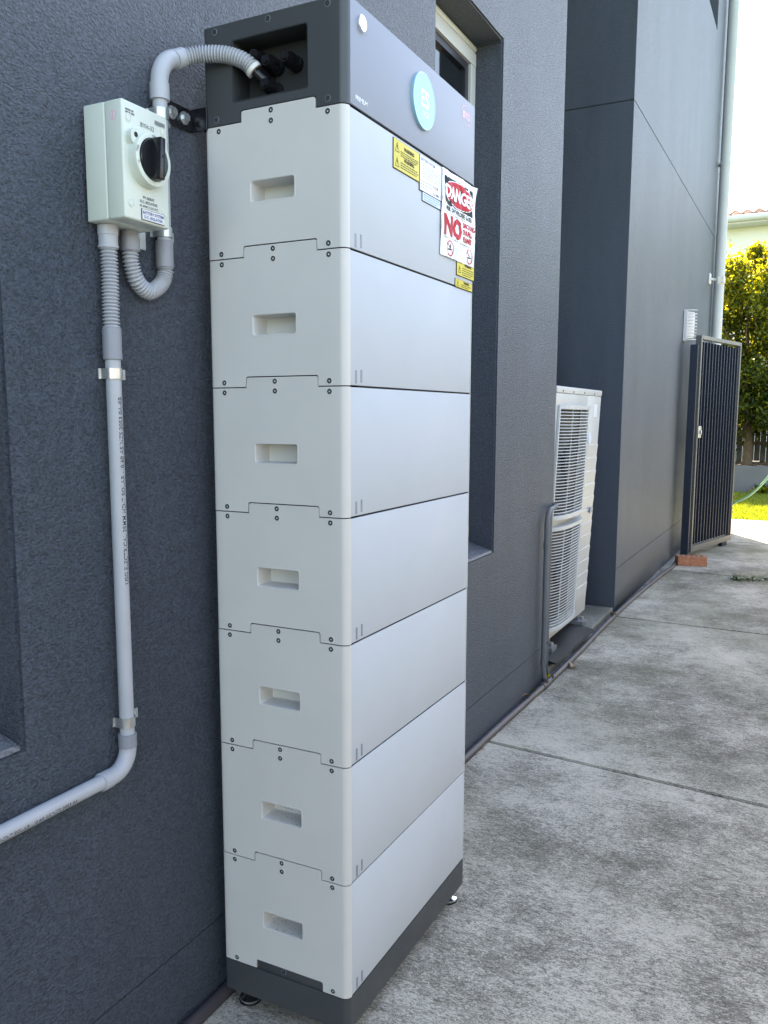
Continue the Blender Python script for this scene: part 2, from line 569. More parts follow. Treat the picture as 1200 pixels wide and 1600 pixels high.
# grass
def blades(name, n, xr, yr, z, h, material, seed, wid=0.006, kind='stuff', spread=0.5):
    r = random.Random(seed)
    vs, fs, tone = [], [], []
    for i in range(n):
        x, y = r.uniform(*xr), r.uniform(*yr)
        a = r.uniform(0, math.tau)
        hh = h * r.uniform(0.5, 1.2)
        dx, dy = math.cos(a) * wid, math.sin(a) * wid
        lx, ly = r.uniform(-spread, spread) * hh, r.uniform(-spread, spread) * hh
        k = len(vs)
        vs += [(x - dx, y - dy, z), (x + dx, y + dy, z), (x + lx, y + ly, z + hh)]
        fs.append((k, k + 1, k + 2))
        tone += [r.random()] * 3
    me = bpy.data.meshes.new(name)
    me.from_pydata(vs, [], fs)
    at = me.attributes.new('tone', 'FLOAT', 'POINT')
    at.data.foreach_set('value', tone)
    me.materials.append(material)
    o = put(name, me)
    if kind: o['kind'] = kind
    return o
o = blades('grass', 60000, (9.6, 13.38), (-2.6, 1.6), -0.113, 0.045, M['grass'], 5)
tag(o, 'short sunlit lawn grass beyond the gate', 'grass')

# concrete ledge in the alcove
bm = B(); box(bm, 2.516, 3.984, WY + 0.006, 0.60, -0.16, -0.072, bev=0.006)
tag(obj('concrete_ledge', bm, M['ledge']), kind='structure')

# ------------------------------------------------------------------ the rendered house
house = empty('rendered_house', (0, 0, 0))
tag(house, 'dark slate grey rendered house on the left, with deep window recesses', 'house')

def field(bm, u0, u1, v0, v1, ops, fn):
    us = sorted({u0, u1, *[u for o in ops for u in o[:2] if u0 < u < u1]})
    vs = sorted({v0, v1, *[v for o in ops for v in o[2:4] if v0 < v < v1]})
    D = {}
    for i in range(len(us) - 1):
        for j in range(len(vs) - 1):
            cu, cv = (us[i] + us[i + 1]) / 2, (vs[j] + vs[j + 1]) / 2
            D[i, j] = max([0.0] + [o[4] for o in ops if o[0] < cu < o[1] and o[2] < cv < o[3]])
    for (i, j), d in D.items():
        a, b, c, e = us[i], us[i + 1], vs[j], vs[j + 1]
        quadf(bm, [fn(a, c, d), fn(b, c, d), fn(b, e, d), fn(a, e, d)])
        if (i + 1, j) in D and abs(D[i + 1, j] - d) > 1e-6:
            f = D[i + 1, j]
            quadf(bm, [fn(b, c, d), fn(b, c, f), fn(b, e, f), fn(b, e, d)])
        if (i, j + 1) in D and abs(D[i, j + 1] - d) > 1e-6:
            f = D[i, j + 1]
            quadf(bm, [fn(a, e, d), fn(b, e, d), fn(b, e, f), fn(a, e, f)])

TOP = 6.3
bm = B()
WD = 0.16
ff = lambda u, v, d: (u, WY + d, v)
field(bm, -5, 2.51, -0.16, TOP, [(-1.25, -0.455, 0.605, 2.41, WD), (1.113, 1.70, 0.605, 2.41, WD), (-5, 2.51, 0.062, 0.0655, 0.004),
                              ], ff)
field(bm, 3.99, 8.78, -0.16, TOP, [(6.5, 7.665, 4.67, 5.9, WD), (3.99, 8.78, 0.168, 0.173, 0.005), (3.99, 8.78, 2.918, 2.925, 0.007)], ff)
field(bm, WY, 0.62, -0.16, TOP, [(WY, 0.62, 2.918, 2.925, 0.007)], lambda u, v, d: (3.99 + d, u, v))
quadf(bm, [(2.51, WY, -0.16), (2.51, 0.62, -0.16), (2.51, 0.62, TOP), (2.51, WY, TOP)])
quadf(bm, [(2.51, 0.62, -0.16), (3.99, 0.62, -0.16), (3.99, 0.62, TOP), (2.51, 0.62, TOP)])
# far end, back, near end, parapet top
quadf(bm, [(8.78, WY, -0.16), (8.78, 9, -0.16), (8.78, 9, TOP), (8.78, WY, TOP)])
quadf(bm, [(-5, 9, -0.16), (8.78, 9, -0.16), (8.78, 9, TOP), (-5, 9, TOP)])
quadf(bm, [(-5, WY, -0.16), (-5, 9, -0.16), (-5, 9, TOP), (-5, WY, TOP)])
quadf(bm, [(-5, WY, TOP), (2.51, WY, TOP), (2.51, 9, TOP), (-5, 9, TOP)])
quadf(bm, [(3.99, WY, TOP), (8.78, WY, TOP), (8.78, 9, TOP), (3.99, 9, TOP)])
quadf(bm, [(2.51, 0.62, TOP), (3.99, 0.62, TOP), (3.99, 9, TOP), (2.51, 9, TOP)])
bmesh.ops.remove_doubles(bm, verts=bm.verts, dist=0.0005)
bm.normal_update()
def thin(f):
    d = sorted([max(v.co[i] for v in f.verts) - min(v.co[i] for v in f.verts) for i in range(3)])
    return d[1] < 0.02
es = [e for e in bm.edges if len(e.link_faces) == 2 and abs(e.link_faces[0].normal.dot(e.link_faces[1].normal)) < 0.2
      and not thin(e.link_faces[0]) and not thin(e.link_faces[1]) and min(v.co.y for v in e.verts) < WY + 0.001]
bmesh.ops.bevel(bm, geom=es, offset=0.006, segments=4, affect='EDGES')
wo = obj('wall', bm, M['wall'], house, smooth=25)
wn = wo.modifiers.new('weighted normals', 'WEIGHTED_NORMAL')
wn.keep_sharp = True

def window(x0, x1, z0, z1, y, sash_side=True):
    """white framed window set at the back of a recess; y = face of the frame"""
    bm = B()
    fw = 0.045
    box(bm, x0, x1, y, y + 0.05, z1 - 0.075, z1 - 0.030, bev=0.002)
    box(bm, x0, x1, y, y + 0.05, z0, z0 + fw, bev=0.002)
    box(bm, x0, x0 + fw, y + 0.001, y + 0.049, z0 + fw, z1 - 0.075, bev=0.002)
    box(bm, x1 - fw, x1, y + 0.001, y + 0.049, z0 + fw, z1 - 0.075, bev=0.002)
    w = obj('window', bm, M['frame'], house)
    bm = B(); tube(bm, [(x0, y + 0.012, z1 - 0.014), (x1, y + 0.012, z1 - 0.014)], 0.013, 12)
    obj('head_bead', bm, M['frame'], w, smooth=40)
    bm = B()
    box(bm, x0 + fw, x0 + fw + 0.025, y + 0.012, y + 0.04, z0 + fw, z1 - 0.075)
    box(bm, x1 - fw - 0.03, x1 - fw, y + 0.012, y + 0.04, z0 + fw, z1 - 0.075)
    box(bm, x0 + fw + 0.025, x1 - fw - 0.03, y + 0.012, y + 0.04, z1 - 0.10, z1 - 0.075)
    box(bm, x0 + fw + 0.025, x1 - fw - 0.03, y + 0.012, y + 0.04, z0 + fw, z0 + fw + 0.025)
    obj('sash', bm, M['sash'], w)
    bm = B(); box(bm, x0 + fw + 0.002, x1 - fw - 0.002, y + 0.024, y + 0.030, z0 + fw + 0.002, z1 - 0.077)
    obj('pane', bm, M['glass'], w)
    return w
window(-1.25, -0.457, 0.655, 2.41, WY + WD - 0.062)
w2 = window(1.115, 1.698, 0.655, 2.41, WY + WD - 0.062)
window(6.50, 7.663, 4.72, 5.9, WY + WD - 0.062)
def sill(x0, x1, z):
    bm = B()
    y0, y1 = WY + 0.003, WY + WD - 0.003
    P = [(y0, z - 0.004), (y1, z - 0.004), (y1, z + 0.05), (y0 + 0.004, z + 0.004)]
    a = [bm.verts.new((x0, *p)) for p in P]; b = [bm.verts.new((x1, *p)) for p in P]
    bm.faces.new(a); bm.faces.new(b[::-1])
    for k in range(4): bm.faces.new((a[k], a[(k + 1) % 4], b[(k + 1) % 4], b[k]))
    obj('sill', bm, M['sill'], house)
sill(-1.249, -0.458, 0.606); sill(1.117, 1.697, 0.606)
bm = B()
box(bm, 1.158, 1.186, WY + WD - 0.036, WY + WD - 0.033, 1.2, 2.19)
# (pale upright strip behind the near stile)
obj('pale_strip', bm, M['white'], w2)

# ================================================================== BATTERY TOWER
H = 0.2328
XL, XR, YF, YB, R = -0.012, 0.597, -0.290, 0.004, 0.014
BZ = 0.105
tower = empty('battery_tower', (0, 0, GZ))
tag(tower, 'tall stack of seven off-white battery boxes with charcoal head unit, by the dark wall', 'battery')

def plan(side):
    """points (x, y) along a side cover from the back to the front seam; side -1 left, 1 right"""
    P = []
    for k in range(5):
        a = rad(90 + 90 * k / 4)
        P.append((0.008 + 0.008 * math.cos(a), YB - 0.008 + 0.008 * math.sin(a)))
    ys = [-0.020, -0.050, -0.0945, -0.1875, -0.250, -0.0605, -0.2160]
    for e0, e1 in ((-0.0783, -0.2312), (-0.0767, -0.2328)):
        ys += [e0 + 0.0002, e0, e1, e1 - 0.0002]
        for q in (0.0005, 0.0013, 0.0025, 0.004): ys += [e0 - q, e1 + q]
    ys += [YF + R]
    ys = sorted(set(round(q, 5) for q in ys), reverse=True)
    P += [(0.0, y) for y in ys]
    for k in range(1, 9):
        a = rad(180 + 90 * k / 8)
        P.append((R + R * math.cos(a), YF + R + R * math.sin(a)))
    if side < 0: return [(XL + x, y) for x, y in P]
    return [(XR - x, y) for x, y in P]

def tabz(y, e0=-0.0783, e1=-0.2312, r=0.004, h=0.019):
    if y > e0 + 1e-6 or y < e1 - 1e-6: return 0.0
    d = max(min(e0 - y, y - e1), 0.0)
    if d < r: return h - r + math.sqrt(max(0, r * r - (r - d) ** 2))
    return h
def notchz(y): return tabz(y, -0.0767, -0.2328, 0.004, 0.019)

def cover(bm, side, zb, zt, tab_top=True, tab_bot=True, hole=None, gap=0.0010, mi=0, bands=None, skip=None):
    """sheet of a side cover; bands = heights of a hole, skip(y0, y1) tells whether it is open there"""
    out = []
    for p in plan(side):
        z0 = zb + (notchz(p[1]) if tab_bot else 0) + gap
        z1 = zt + (tabz(p[1]) if tab_top else 0) - gap
        rows = [z0, bands[0], bands[1], z1] if bands else [z0, z1]
        out.append((p, [bm.verts.new((p[0], p[1], z)) for z in rows]))
    fs = []
    for (p, a), (q, b) in zip(out, out[1:]):
        for k in range(len(a) - 1):
            if bands and k == 1 and side < 0 and skip(p[1], q[1]): continue
            fs.append(bm.faces.new((a[k], b[k], b[k + 1], a[k + 1])))
    return fs

def cover_mesh(zb, zt, tt, tb, bands, skip, mats, core=0.048, name='housing'):
    bm = B()
    for s in (-1, 1):
        b2 = B()
        fs = cover(b2, s, zb, zt, tt, tb, bands=bands, skip=skip)
        for f in fs:
            f.normal_update()
        # push inwards: orient normals outwards first
        c = Vector((0.29, -0.14, (zb + zt) / 2))
        for f in b2.faces:
            if f.normal.dot(f.calc_center_median() - c) < 0: f.normal_flip()
        bmesh.ops.solidify(b2, geom=b2.faces[:], thickness=0.003)
        me = bpy.data.meshes.new('tmp'); b2.to_mesh(me); b2.free()
        bm.from_mesh(me); bpy.data.meshes.remove(me)
    # inner core, dark where it shows through the joints
    box(bm, XL + core, XR - 0.006, YF + 0.0045, YB - 0.004, zb - 0.001, zt + 0.001, mi=1)
    # back sheet
    box(bm, XL + 0.009, XR - 0.009, YB - 0.003, YB - 0.0005, zb + 0.0015, zt - 0.0015, mi=0)
    return mesh_of(bm, name, mats, 30)

# module meshes (local z 0..H)
mod_me = cover_mesh(0, H, True, True, (0.0935, 0.1300), lambda a, b: a < -0.0944 and b > -0.1876, [M['cover'], M['gap']])
bm = B(); box(bm, 0.0026, 0.5824, YF + 0.0004, YF + 0.004, 0.0017, H - 0.0017, bev=0.0013, seg=2)
front_me = mesh_of(bm, 'front_panel', M['front'], 40)
# handle recess
bm = B()
hy, hz = -0.141, 0.11175
def hl(hw, hh, r, x): return [(x, hy + a, hz + b) for a, b in rrect(hw, hh, r)]
loops(bm, [hl(0.0495, 0.0212, 0.006, XL + 0.0008), hl(0.0485, 0.0202, 0.0055, XL - 0.0003), hl(0.0465, 0.0182, 0.0045, XL - 0.0002), hl(0.0456, 0.0173, 0.004, XL + 0.0010),
           hl(0.0450, 0.0168, 0.0038, XL + 0.004), hl(0.0450, 0.0168, 0.0035, XL + 0.044), hl(0.044, 0.0158, 0.003, XL + 0.0452)])
hand_me = mesh_of(bm, 'handle_recess', M['cover'], 35)
# dust that settled in the handle wells: darker bottom is left to light
# screw
def screw_mesh(rim, head, name='screw'):
    bm = B()
    n = 20
    def ring(r, x): return [(x, r * math.cos(math.tau * k / n), r * math.sin(math.tau * k / n)) for k in range(n)]
    rs = [ring(0.0056, 0.0002), ring(0.0055, -0.0003), ring(0.0048, -0.0004)]
    loops(bm, rs, 0, False)
    loops(bm, [ring(0.0048, -0.0004), ring(0.0046, -0.0001), ring(0.0042, -0.0006), ring(0.0018, -0.0007), ring(0.0016, 0.0015)], 1, False)
    loops(bm, [ring(0.0016, 0.0010), ring(0.0008, 0.0012)], 2)
    return mesh_of(bm, name, [rim, head, M['gap']], 30)
scr_me = screw_mesh(M['screwrim'], M['screw'])
scr2_me = screw_mesh(M['mark'], M['screw'])
bm = B(); box(bm, -0.003, 0.003, -0.0004, 0.0006, -0.0115, 0.0115, bev=0.0004, seg=1)
tick_me = mesh_of(bm, 'level_mark', M['mark'])

SC = [(-0.028, 0.0092), (-0.2555, 0.0092), (-0.028, H - 0.0092), (-0.2555, H - 0.0092), (-0.141, H - 0.0070), (-0.141, H + 0.0105)]
for i in range(7):
    mo = put('battery_module', mod_me, tower, (random.uniform(-.0005, .0005), random.uniform(-.0005, .0005), BZ + i * H), (0, 0, rad(random.uniform(-.04, .04))))
    put('front_panel', front_me, mo)
    put('handle_recess', hand_me, mo)
    for y, z in SC:
        put('screw', scr_me, mo, (XL, y, z), (random.uniform(0, 3), 0, 0))
    put('level_mark', tick_me, mo, (0.0225, YF, 0.0165))
    put('level_mark', tick_me, mo, (0.0425, YF, 0.0185))

for i, mo in enumerate([c for c in tower.children if c.name.startswith('battery_module')][:2]):
    rr = random.Random(40 + i)
    bm = B()
    for k in range(34):
        x, y = XL + 0.004 + rr.random() * 0.036, hy + 0.040 * (1 - 2 * rr.random() ** 0.7)
        q = rr.uniform(0.0005, 0.0016)
        quadf(bm, [(x - q, y, hz - 0.0166), (x, y - q, hz - 0.0162), (x + q, y, hz - 0.0165), (x, y + q, hz - 0.0160)])
        x2 = XL + 0.0448
        zq = hz - 0.016 + 0.012 * rr.random() ** 2
        quadf(bm, [(x2, y - q, zq), (x2, y, zq - q), (x2 , y + q, zq), (x2, y, zq + q)])
    dd = obj('grit', bm, M['deadleaf'], mo)
    dd['kind'] = 'stuff'

# control unit
CH = 0.170
z7 = BZ + 7 * H
cu = put('control_unit', cover_mesh(0, CH, False, True, (0.036, 0.138), lambda a, b: a < -0.0604 and b > -0.2161, [M['charcoal'], M['gap']], core=0.062, name='control_unit'), tower, (0, 0, z7))
bm = B()
box(bm, XL + 0.004, XR - 0.004, YF + 0.006, YB - 0.0005, CH - 0.006, CH - 0.001)
obj('top_cover', bm, M['charcoal'], cu)
bm = B(); box(bm, 0.0036, 0.5824, YF - 0.0006, YF + 0.004, 0.003, CH + 0.001, bev=0.0012)
obj('front_panel', bm, M['silver'], cu, smooth=40)
# recess cup
bm = B()
ry, rz = -0.13825, 0.087
def rl(hw, hh, r, x): return [(x, ry + a, rz + b) for a, b in rrect(hw, hh, r)]
loops(bm, [rl(0.0805, 0.0535, 0.005, XL + 0.001), rl(0.0795, 0.0525, 0.005, XL - 0.0003), rl(0.0775, 0.0505, 0.004, XL - 0.0002), rl(0.0768, 0.0498, 0.004, XL + 0.001), rl(0.0765, 0.0495, 0.004, XL + 0.05), rl(0.076, 0.049, 0.004, XL + 0.0505)])
obj('gland_recess', bm, M['cup'], cu, smooth=35)
def gland(x, y, z, L=0.042):
    bm = B()
    cyl(bm, (x, y, z), (x - 0.010, y, z), 0.0140, 24)
    n = 6
    tube(bm, [(x - 0.010, y, z), (x - 0.018, y, z)], 0.0142, 6)
    prof = [(0.018, 0.0132), (0.022, 0.0136), (0.030, 0.0128), (0.036, 0.0105), (L, 0.0092)]
    tube(bm, [(x - a, y, z) for a, b in prof], [b for a, b in prof], 12)
    g_ = obj('cable_gland', bm, M['black'], cu, smooth=35)
    bm = B(); cyl(bm, (x - L + 0.0005, y, z), (x - L - 0.004, y, z), 0.006, 16)
    obj('plug', bm, M['black'], g_, smooth=35)
for y, z in ((-0.095, 0.118), (-0.121, 0.104), (-0.160, 0.103), (-0.118, 0.066), (-0.101, 0.090)):
    gland(XL + 0.050, y - 0.004, z - 0.006)
for y, z in ((-0.023, 0.160), (-0.137, 0.160), (-0.256, 0.160), (-0.023, 0.0115), (-0.2555, 0.0115)):
    put('screw', scr2_me, cu, (XL, y, z))
# push button
bm = B()
def disc(bm, c, r, y0, y1, n=40, mi=0, bev=0.0008):
    x, z = c
    def ring(rr, y): return [(x + rr * math.cos(math.tau * k / n), y, z + rr * math.sin(math.tau * k / n)) for k in range(n)]
    loops(bm, [ring(r, y0), ring(r, y1 + bev), ring(r - bev, y1)], mi)
disc(bm, (0.0385, 0.140), 0.0135, YF, YF - 0.0065)
disc(bm, (0.0385, 0.140), 0.0078, YF - 0.006, YF - 0.0072, mi=1)
disc(bm, (0.0385, 0.140), 0.0025, YF - 0.007, YF - 0.0077, mi=0)
obj('power_button', bm, [M['chrome'], M['whiteplate']], cu, smooth=35)
# round badge
bm = B(); disc(bm, (0.2935, 0.0935), 0.0525, YF, YF - 0.0068, 64)
bd = obj('round_badge', bm, M['cyan'], cu, smooth=35)
yb = YF - 0.0071
bm = B()
def sring(r, t, cx, cz, y, n=64, ex=1.0):
    for k in range(n):
        a, b = math.tau * k / n, math.tau * (k + 1) / n
        quadf(bm, [(cx + ex * rr * math.cos(q), y, cz + rr * math.sin(q)) for rr, q in ((r, a), (r, b), (r - t, b), (r - t, a))])
sring(0.0518, 0.0012, 0.2935, 0.0935, yb)
obj('badge_rim', bm, M['cyantext'], bd)
lettering('badge_lettering', [("ES", 0.044, front_m(0.2935, yb, 0.0825), 'CENTER', 0.0016),
                              ("YADA", 0.013, front_m(0.2985, yb, 0.0655), 'CENTER', 0.0007)], M['cyantext'], bd)
lettering('premium_lettering', [("PREMIUM", 0.0105, front_m(0.0205, YF - 0.0009, 0.0145), 'LEFT', 0.0002)], M['palegrey'], cu)
bm = B()
sring(0.0205, 0.0016, 0.533, 0.1375, YF - 0.0009, ex=1.5)
lg = obj('oval_logo', bm, M['palepink'], cu)
lettering('logo_lettering', [("BYD", 0.0200, front_m(0.533, YF - 0.0009, 0.1305), 'CENTER', 0.0011, 0, 1.15)], M['palepink'], lg)

# base
bm = B()
b2 = B()
P = plan(-1) + plan(1)[::-1]
seen = []
for p in P:
    if not seen or (abs(p[0] - seen[-1][0]) + abs(p[1] - seen[-1][1])) > 1e-5: seen.append(p)
loops(bm, [[(x, y, 0.0385) for x, y in seen], [(x, y, BZ - 0.0012) for x, y in seen]])
bm.faces.new([bm.verts.new((x, y, 0.0385)) for x, y in seen][::-1])
box(bm, XL + 0.0022, XL + 0.03, -0.2315, -0.078, BZ - 0.0015, BZ + 0.0225, bev=0.001)
ba = obj('base', bm, M['charcoal'], tower, smooth=30)
put('screw', scr2_me, ba, (XL + 0.0022, -0.141, BZ - 0.003 + 0.0135))
def foot(x, y):
    bm = B()
    tube(bm, [(x, y, 0.045), (x, y, 0.012)], 0.006, 12)
    prof = [(0.0005, 0.021), (0.004, 0.0225), (0.008, 0.022), (0.0105, 0.016), (0.015, 0.011), (0.017, 0.008)]
    tube(bm, [(x, y, z) for z, r in prof], [r for z, r in prof], 28)
    cyl(bm, (x, y, 0.027), (x, y, 0.033), 0.0105, 6)
    f = obj('foot', bm, M['chrome'], tower, smooth=35)
    bm = B(); cyl(bm, (x, y, 0.0003), (x, y, 0.0035), 0.0235, 28); obj('rubber_pad', bm, M['black'], f, smooth=35)
foot(0.022, -0.035); foot(0.558, -0.262); foot(0.022, -0.255); foot(0.558, -0.035)

# wall bracket
zb_ = 1.6475 - GZ
bm = B()
box(bm, -0.092, -0.013, 0.0315, 0.0345, zb_ - 0.022, zb_ + 0.018, bev=0.001)
box(bm, -0.016, -0.013, -0.004, 0.0315, zb_ - 0.022, zb_ + 0.018, bev=0.0008)
box(bm, -0.013, 0.050, 0.006, 0.009, zb_ - 0.022, zb_ + 0.018, bev=0.0008)
br = obj('wall_bracket', bm, M['black'], tower)
for x, y in ((-0.070, 0.0315), (-0.036, 0.0315)):
    bm = B()
    cyl(bm, (x, y, zb_ - 0.002), (x, y - 0.0018, zb_ - 0.002), 0.0115, 24)
    cyl(bm, (x, y - 0.0018, zb_ - 0.002), (x, y - 0.009, zb_ - 0.002), 0.0075, 6)
    obj('bolt', bm, M['zinc'], br, smooth=35)

# ---- plates and stickers on the tower (tower-local z = world z - GZ)
def plate(name, x0, x1, z0, z1, face, label, t=0.0016, y=None):
    y = YF + 0.0004 if y is None else y
    z0 -= GZ; z1 -= GZ
    bm = B()
    box(bm, x0, x1, y - t, y, z0, z1, mi=1)
    quadf(bm, [(x0 + 0.0012, y - t - 0.0002, z0 + 0.0016), (x1 - 0.0004, y - t - 0.0002, z0 + 0.0016), (x1 - 0.0004, y - t - 0.0002, z1 - 0.0006), (x0 + 0.0012, y - t - 0.0002, z1 - 0.0006)], 0)
    o = obj(name, bm, [face, M['ink']], tower)
    o['label'] = label
    return o, y - t - 0.0004

def bars(bm, x0, x1, z, n, dz, y, h=0.0016, seed=1, mi=0):
    """rows of print too small to read: word-long dashes"""
    r = random.Random(seed)
    for i in range(n):
        x = x0
        xe = x1 - r.uniform(0, 0.35) * (x1 - x0) * (i == n - 1)
        while x < xe - 0.003:
            w = min(r.uniform(0.004, 0.012), xe - x)
            quadf(bm, [(x, y, z - i * dz), (x + w, y, z - i * dz), (x + w, y, z - i * dz + h), (x, y, z - i * dz + h)], mi)
            x += w + 0.0018

def tri_sign(bm, cx, cz, s, y, mi=0):
    a = [Vector((cx - s, y, cz - s * 0.85)), Vector((cx + s, y, cz - s * 0.85)), Vector((cx, y, cz + s))]
    c = (a[0] + a[1] + a[2]) / 3
    i_ = [c + (p - c) * 0.80 for p in a]
    for k in range(3):
        quadf(bm, [a[k], a[(k + 1) % 3], i_[(k + 1) % 3], i_[k]], mi)
    # bolt
    quadf(bm, [(cx - s * .05, y, cz + s * .45), (cx + s * .16, y, cz + s * .45), (cx + s * .02, y, cz - s * .02), (cx - s * .2, y, cz - s * .02)], mi)
    quadf(bm, [(cx - s * .02, y, cz + s * .1), (cx + s * .2, y, cz + s * .1), (cx - s * .05, y, cz - s * .6), (cx - s * .1, y, cz - s * .55)], mi)

o, y = plate('warning_label', 0.166, 0.283, 1.569, 1.6235, M['yellow'], 'yellow engraved warning plate with two warning texts')
zz = -GZ
lettering('lettering', [("WARNING", 0.0095, front_m(0.235, y, 1.6095 + zz), 'CENTER', 0.0004), ("WARNING", 0.0095, front_m(0.235, y, 1.5895 + zz), 'CENTER', 0.0004)], M['ink'], o)
bm = B()
tri_sign(bm, 0.182, 1.609 + zz, 0.0095, y); tri_sign(bm, 0.182, 1.583 + zz, 0.0095, y)
bars(bm, 0.197, 0.277, 1.6045 + zz, 3, 0.0037, y, seed=4); bars(bm, 0.197, 0.277, 1.5845 + zz, 3, 0.0042, y, seed=5)
obj('print', bm, M['ink'], o)
o, y = plate('information_label', 0.298, 0.399, 1.538, 1.558, M['blueplate'], 'pale blue engraved plate under the white one')
bm = B(); bars(bm, 0.305, 0.385, 1.551 + zz, 3, 0.0045, y, seed=8)
tri_sign(bm, 0.392, 1.552 + zz, 0.004, y); tri_sign(bm, 0.392, 1.5425 + zz, 0.004, y)
obj('print', bm, M['inkblue'], o)
o, y = plate('information_label', 0.2835, 0.3985, 1.5555, 1.6235, M['whiteplate'], 'white battery information plate with small print', t=0.0022)
lettering('lettering', [("BATTERY SYSTEM", 0.0082, front_m(0.289, y, 1.6135 + zz), 'LEFT', 0.0002, 0, 1.1), ("51.2 Vdc", 0.0075, front_m(0.350, y, 1.5735 + zz), 'LEFT', 0.0002, 1, 1.0),
                        ("22.1 kWh", 0.0075, front_m(0.350, y, 1.5600 + zz), 'LEFT', 0.0002, 1, 1.0)], [M['inkblue'], M['ink']], o)
bm = B(); bars(bm, 0.298, 0.388, 1.6045 + zz, 5, 0.0050, y, 0.0014, seed=9); bars(bm, 0.288, 0.345, 1.575 + zz, 3, 0.0062, y, seed=10)
obj('print', bm, M['inkgrey'], o)
o, y = plate('warning_label', 0.485, 0.5915, 1.4205, 1.4545, M['yellow'], 'small yellow warning plate just below the danger notice', t=0.0020)
lettering('lettering', [("WARNING", 0.0085, front_m(0.552, y, 1.4445 + zz), 'CENTER', 0.0004)], M['ink'], o)
bm = B(); tri_sign(bm, 0.502, 1.4355 + zz, 0.009, y); bars(bm, 0.518, 0.586, 1.439 + zz, 4, 0.0046, y, seed=12); obj('print', bm, M['ink'], o)
o, y = plate('warning_label', 0.4785, 0.5825, 1.3985, 1.4175, M['yellow'], 'lowest small yellow warning plate at the joint', t=0.0014)
o.location.z = -0.004
lettering('lettering', [("WARNING", 0.0070, front_m(0.545, y, 1.4105 + zz), 'CENTER', 0.0004)], M['ink'], o)
bm = B(); tri_sign(bm, 0.494, 1.4085 + zz, 0.0075, y); bars(bm, 0.512, 0.576, 1.4065 + zz, 2, 0.0040, y, seed=13); obj('print', bm, M['ink'], o)

# danger notice: creased laminated sheet
px0, px1, pz0, pz1 = 0.3945, 0.5900, 1.4500 + zz, 1.6260 + zz
def sheet_y(x, z):
    u, v = (x - px0) / 0.1955, (z - pz0) / 0.176
    w = 0.0010 * math.sin(9 * u + 5 * v + 1) + 0.0009 * math.sin(17 * v - 11 * u) + 0.0007 * math.sin(31 * u + 13 * v)
    cr = 0
    for a, b, c in ((0.9, 0.45, 0.55), (0.85, -0.5, 0.2), (0.3, 0.95, 0.62), (0.95, 0.3, 0.85), (0.7, 0.7, 1.0)):
        d = abs(a * u + b * v - c)
        cr += max(0, 1 - d / 0.035) * 0.0016
    lift = 0.016 * max(0, (u + v - 1.88) / 0.14) ** 1.3
    return YF - 0.0036 + 0.6 * w - 0.7 * cr - lift * 0.4
bm = B()
NX, NZ = 90, 76
G = [[bm.verts.new((px0 + 0.1955 * i / NX - 0.004 * (1 - j / NZ), sheet_y(px0 + 0.1955 * i / NX, pz0 + 0.176 * j / NZ), pz0 + 0.176 * j / NZ)) for j in range(NZ + 1)] for i in range(NX + 1)]
for i in range(NX):
    for j in range(NZ):
        bm.faces.new((G[i][j], G[i + 1][j], G[i + 1][j + 1], G[i][j + 1])).smooth = True
pn = obj('danger_notice', bm, M['laminate'], tower)
pn['label'] = 'creased white laminated danger notice with red oval and large red NO'
me = bpy.data.meshes.new('x')
def onto_sheet(bm, off):
    bmesh.ops.triangulate(bm, faces=bm.faces)
    for _ in range(3):
        es = [e for e in bm.edges if e.calc_length() > 0.006]
        if not es: break
        bmesh.ops.subdivide_edges(bm, edges=es, cuts=1)
        bmesh.ops.triangulate(bm, faces=bm.faces)
    for v in bm.verts: v.co.y = sheet_y(v.co.x, v.co.z) - off
def sheet_obj(name, bm, mats, off):
    onto_sheet(bm, off)
    me = bpy.data.meshes.new(name); bm.to_mesh(me); bm.free()
    for q in mats: me.materials.append(q)
    return put(name, me, pn)
bm = B()
bx0, bx1 = px0 + 0.013, px1 - 0.018
quadf(bm, [(bx0, 0, pz0 + 0.107), (bx1, 0, pz0 + 0.107), (bx1, 0, pz0 + 0.164), (bx0, 0, pz0 + 0.164)])
sheet_obj('black_field', bm, [M['ink']], 0.0005)
bm = B()
cx, cz = (bx0 + bx1) / 2, pz0 + 0.1355
for k in range(32):
    a, b = math.tau * k / 32, math.tau * (k + 1) / 32
    bm.faces.new([bm.verts.new(p) for p in ((cx, 0, cz), (cx + 0.084 * math.cos(a), 0, cz + 0.026 * math.sin(a)), (cx + 0.084 * math.cos(b), 0, cz + 0.026 * math.sin(b)))])
for k in range(64):
    a, b = math.tau * k / 64, math.tau * (k + 1) / 64
    quadf(bm, [(cx + e * math.cos(q), 0, cz + f * math.sin(q)) for e, f, q in ((0.086, 0.0275, a), (0.086, 0.0275, b), (0.084, 0.0258, b), (0.084, 0.0258, a))], 1)
sheet_obj('red_oval', bm, [M['red'], M['laminate']], 0.0009)
bm = B()
add_text(bm, "DANGER", 0.036, front_m(cx, 0, cz - 0.0125), 'CENTER', 0.0012, 0, 1.1)
sheet_obj('danger_lettering', bm, [M['laminate']], 0.0014)
bm = B()
add_text(bm, "RISK OF EXPLOSIVE GASES", 0.0125, front_m(cx, 0, pz0 + 0.0955), 'CENTER', 0.0004, 0, 1.0)
for zq in (0.0905, 0.0395):
    quadf(bm, [(bx0, 0, pz0 + zq), (bx1, 0, pz0 + zq), (bx1, 0, pz0 + zq + 0.0008), (bx0, 0, pz0 + zq + 0.0008)])
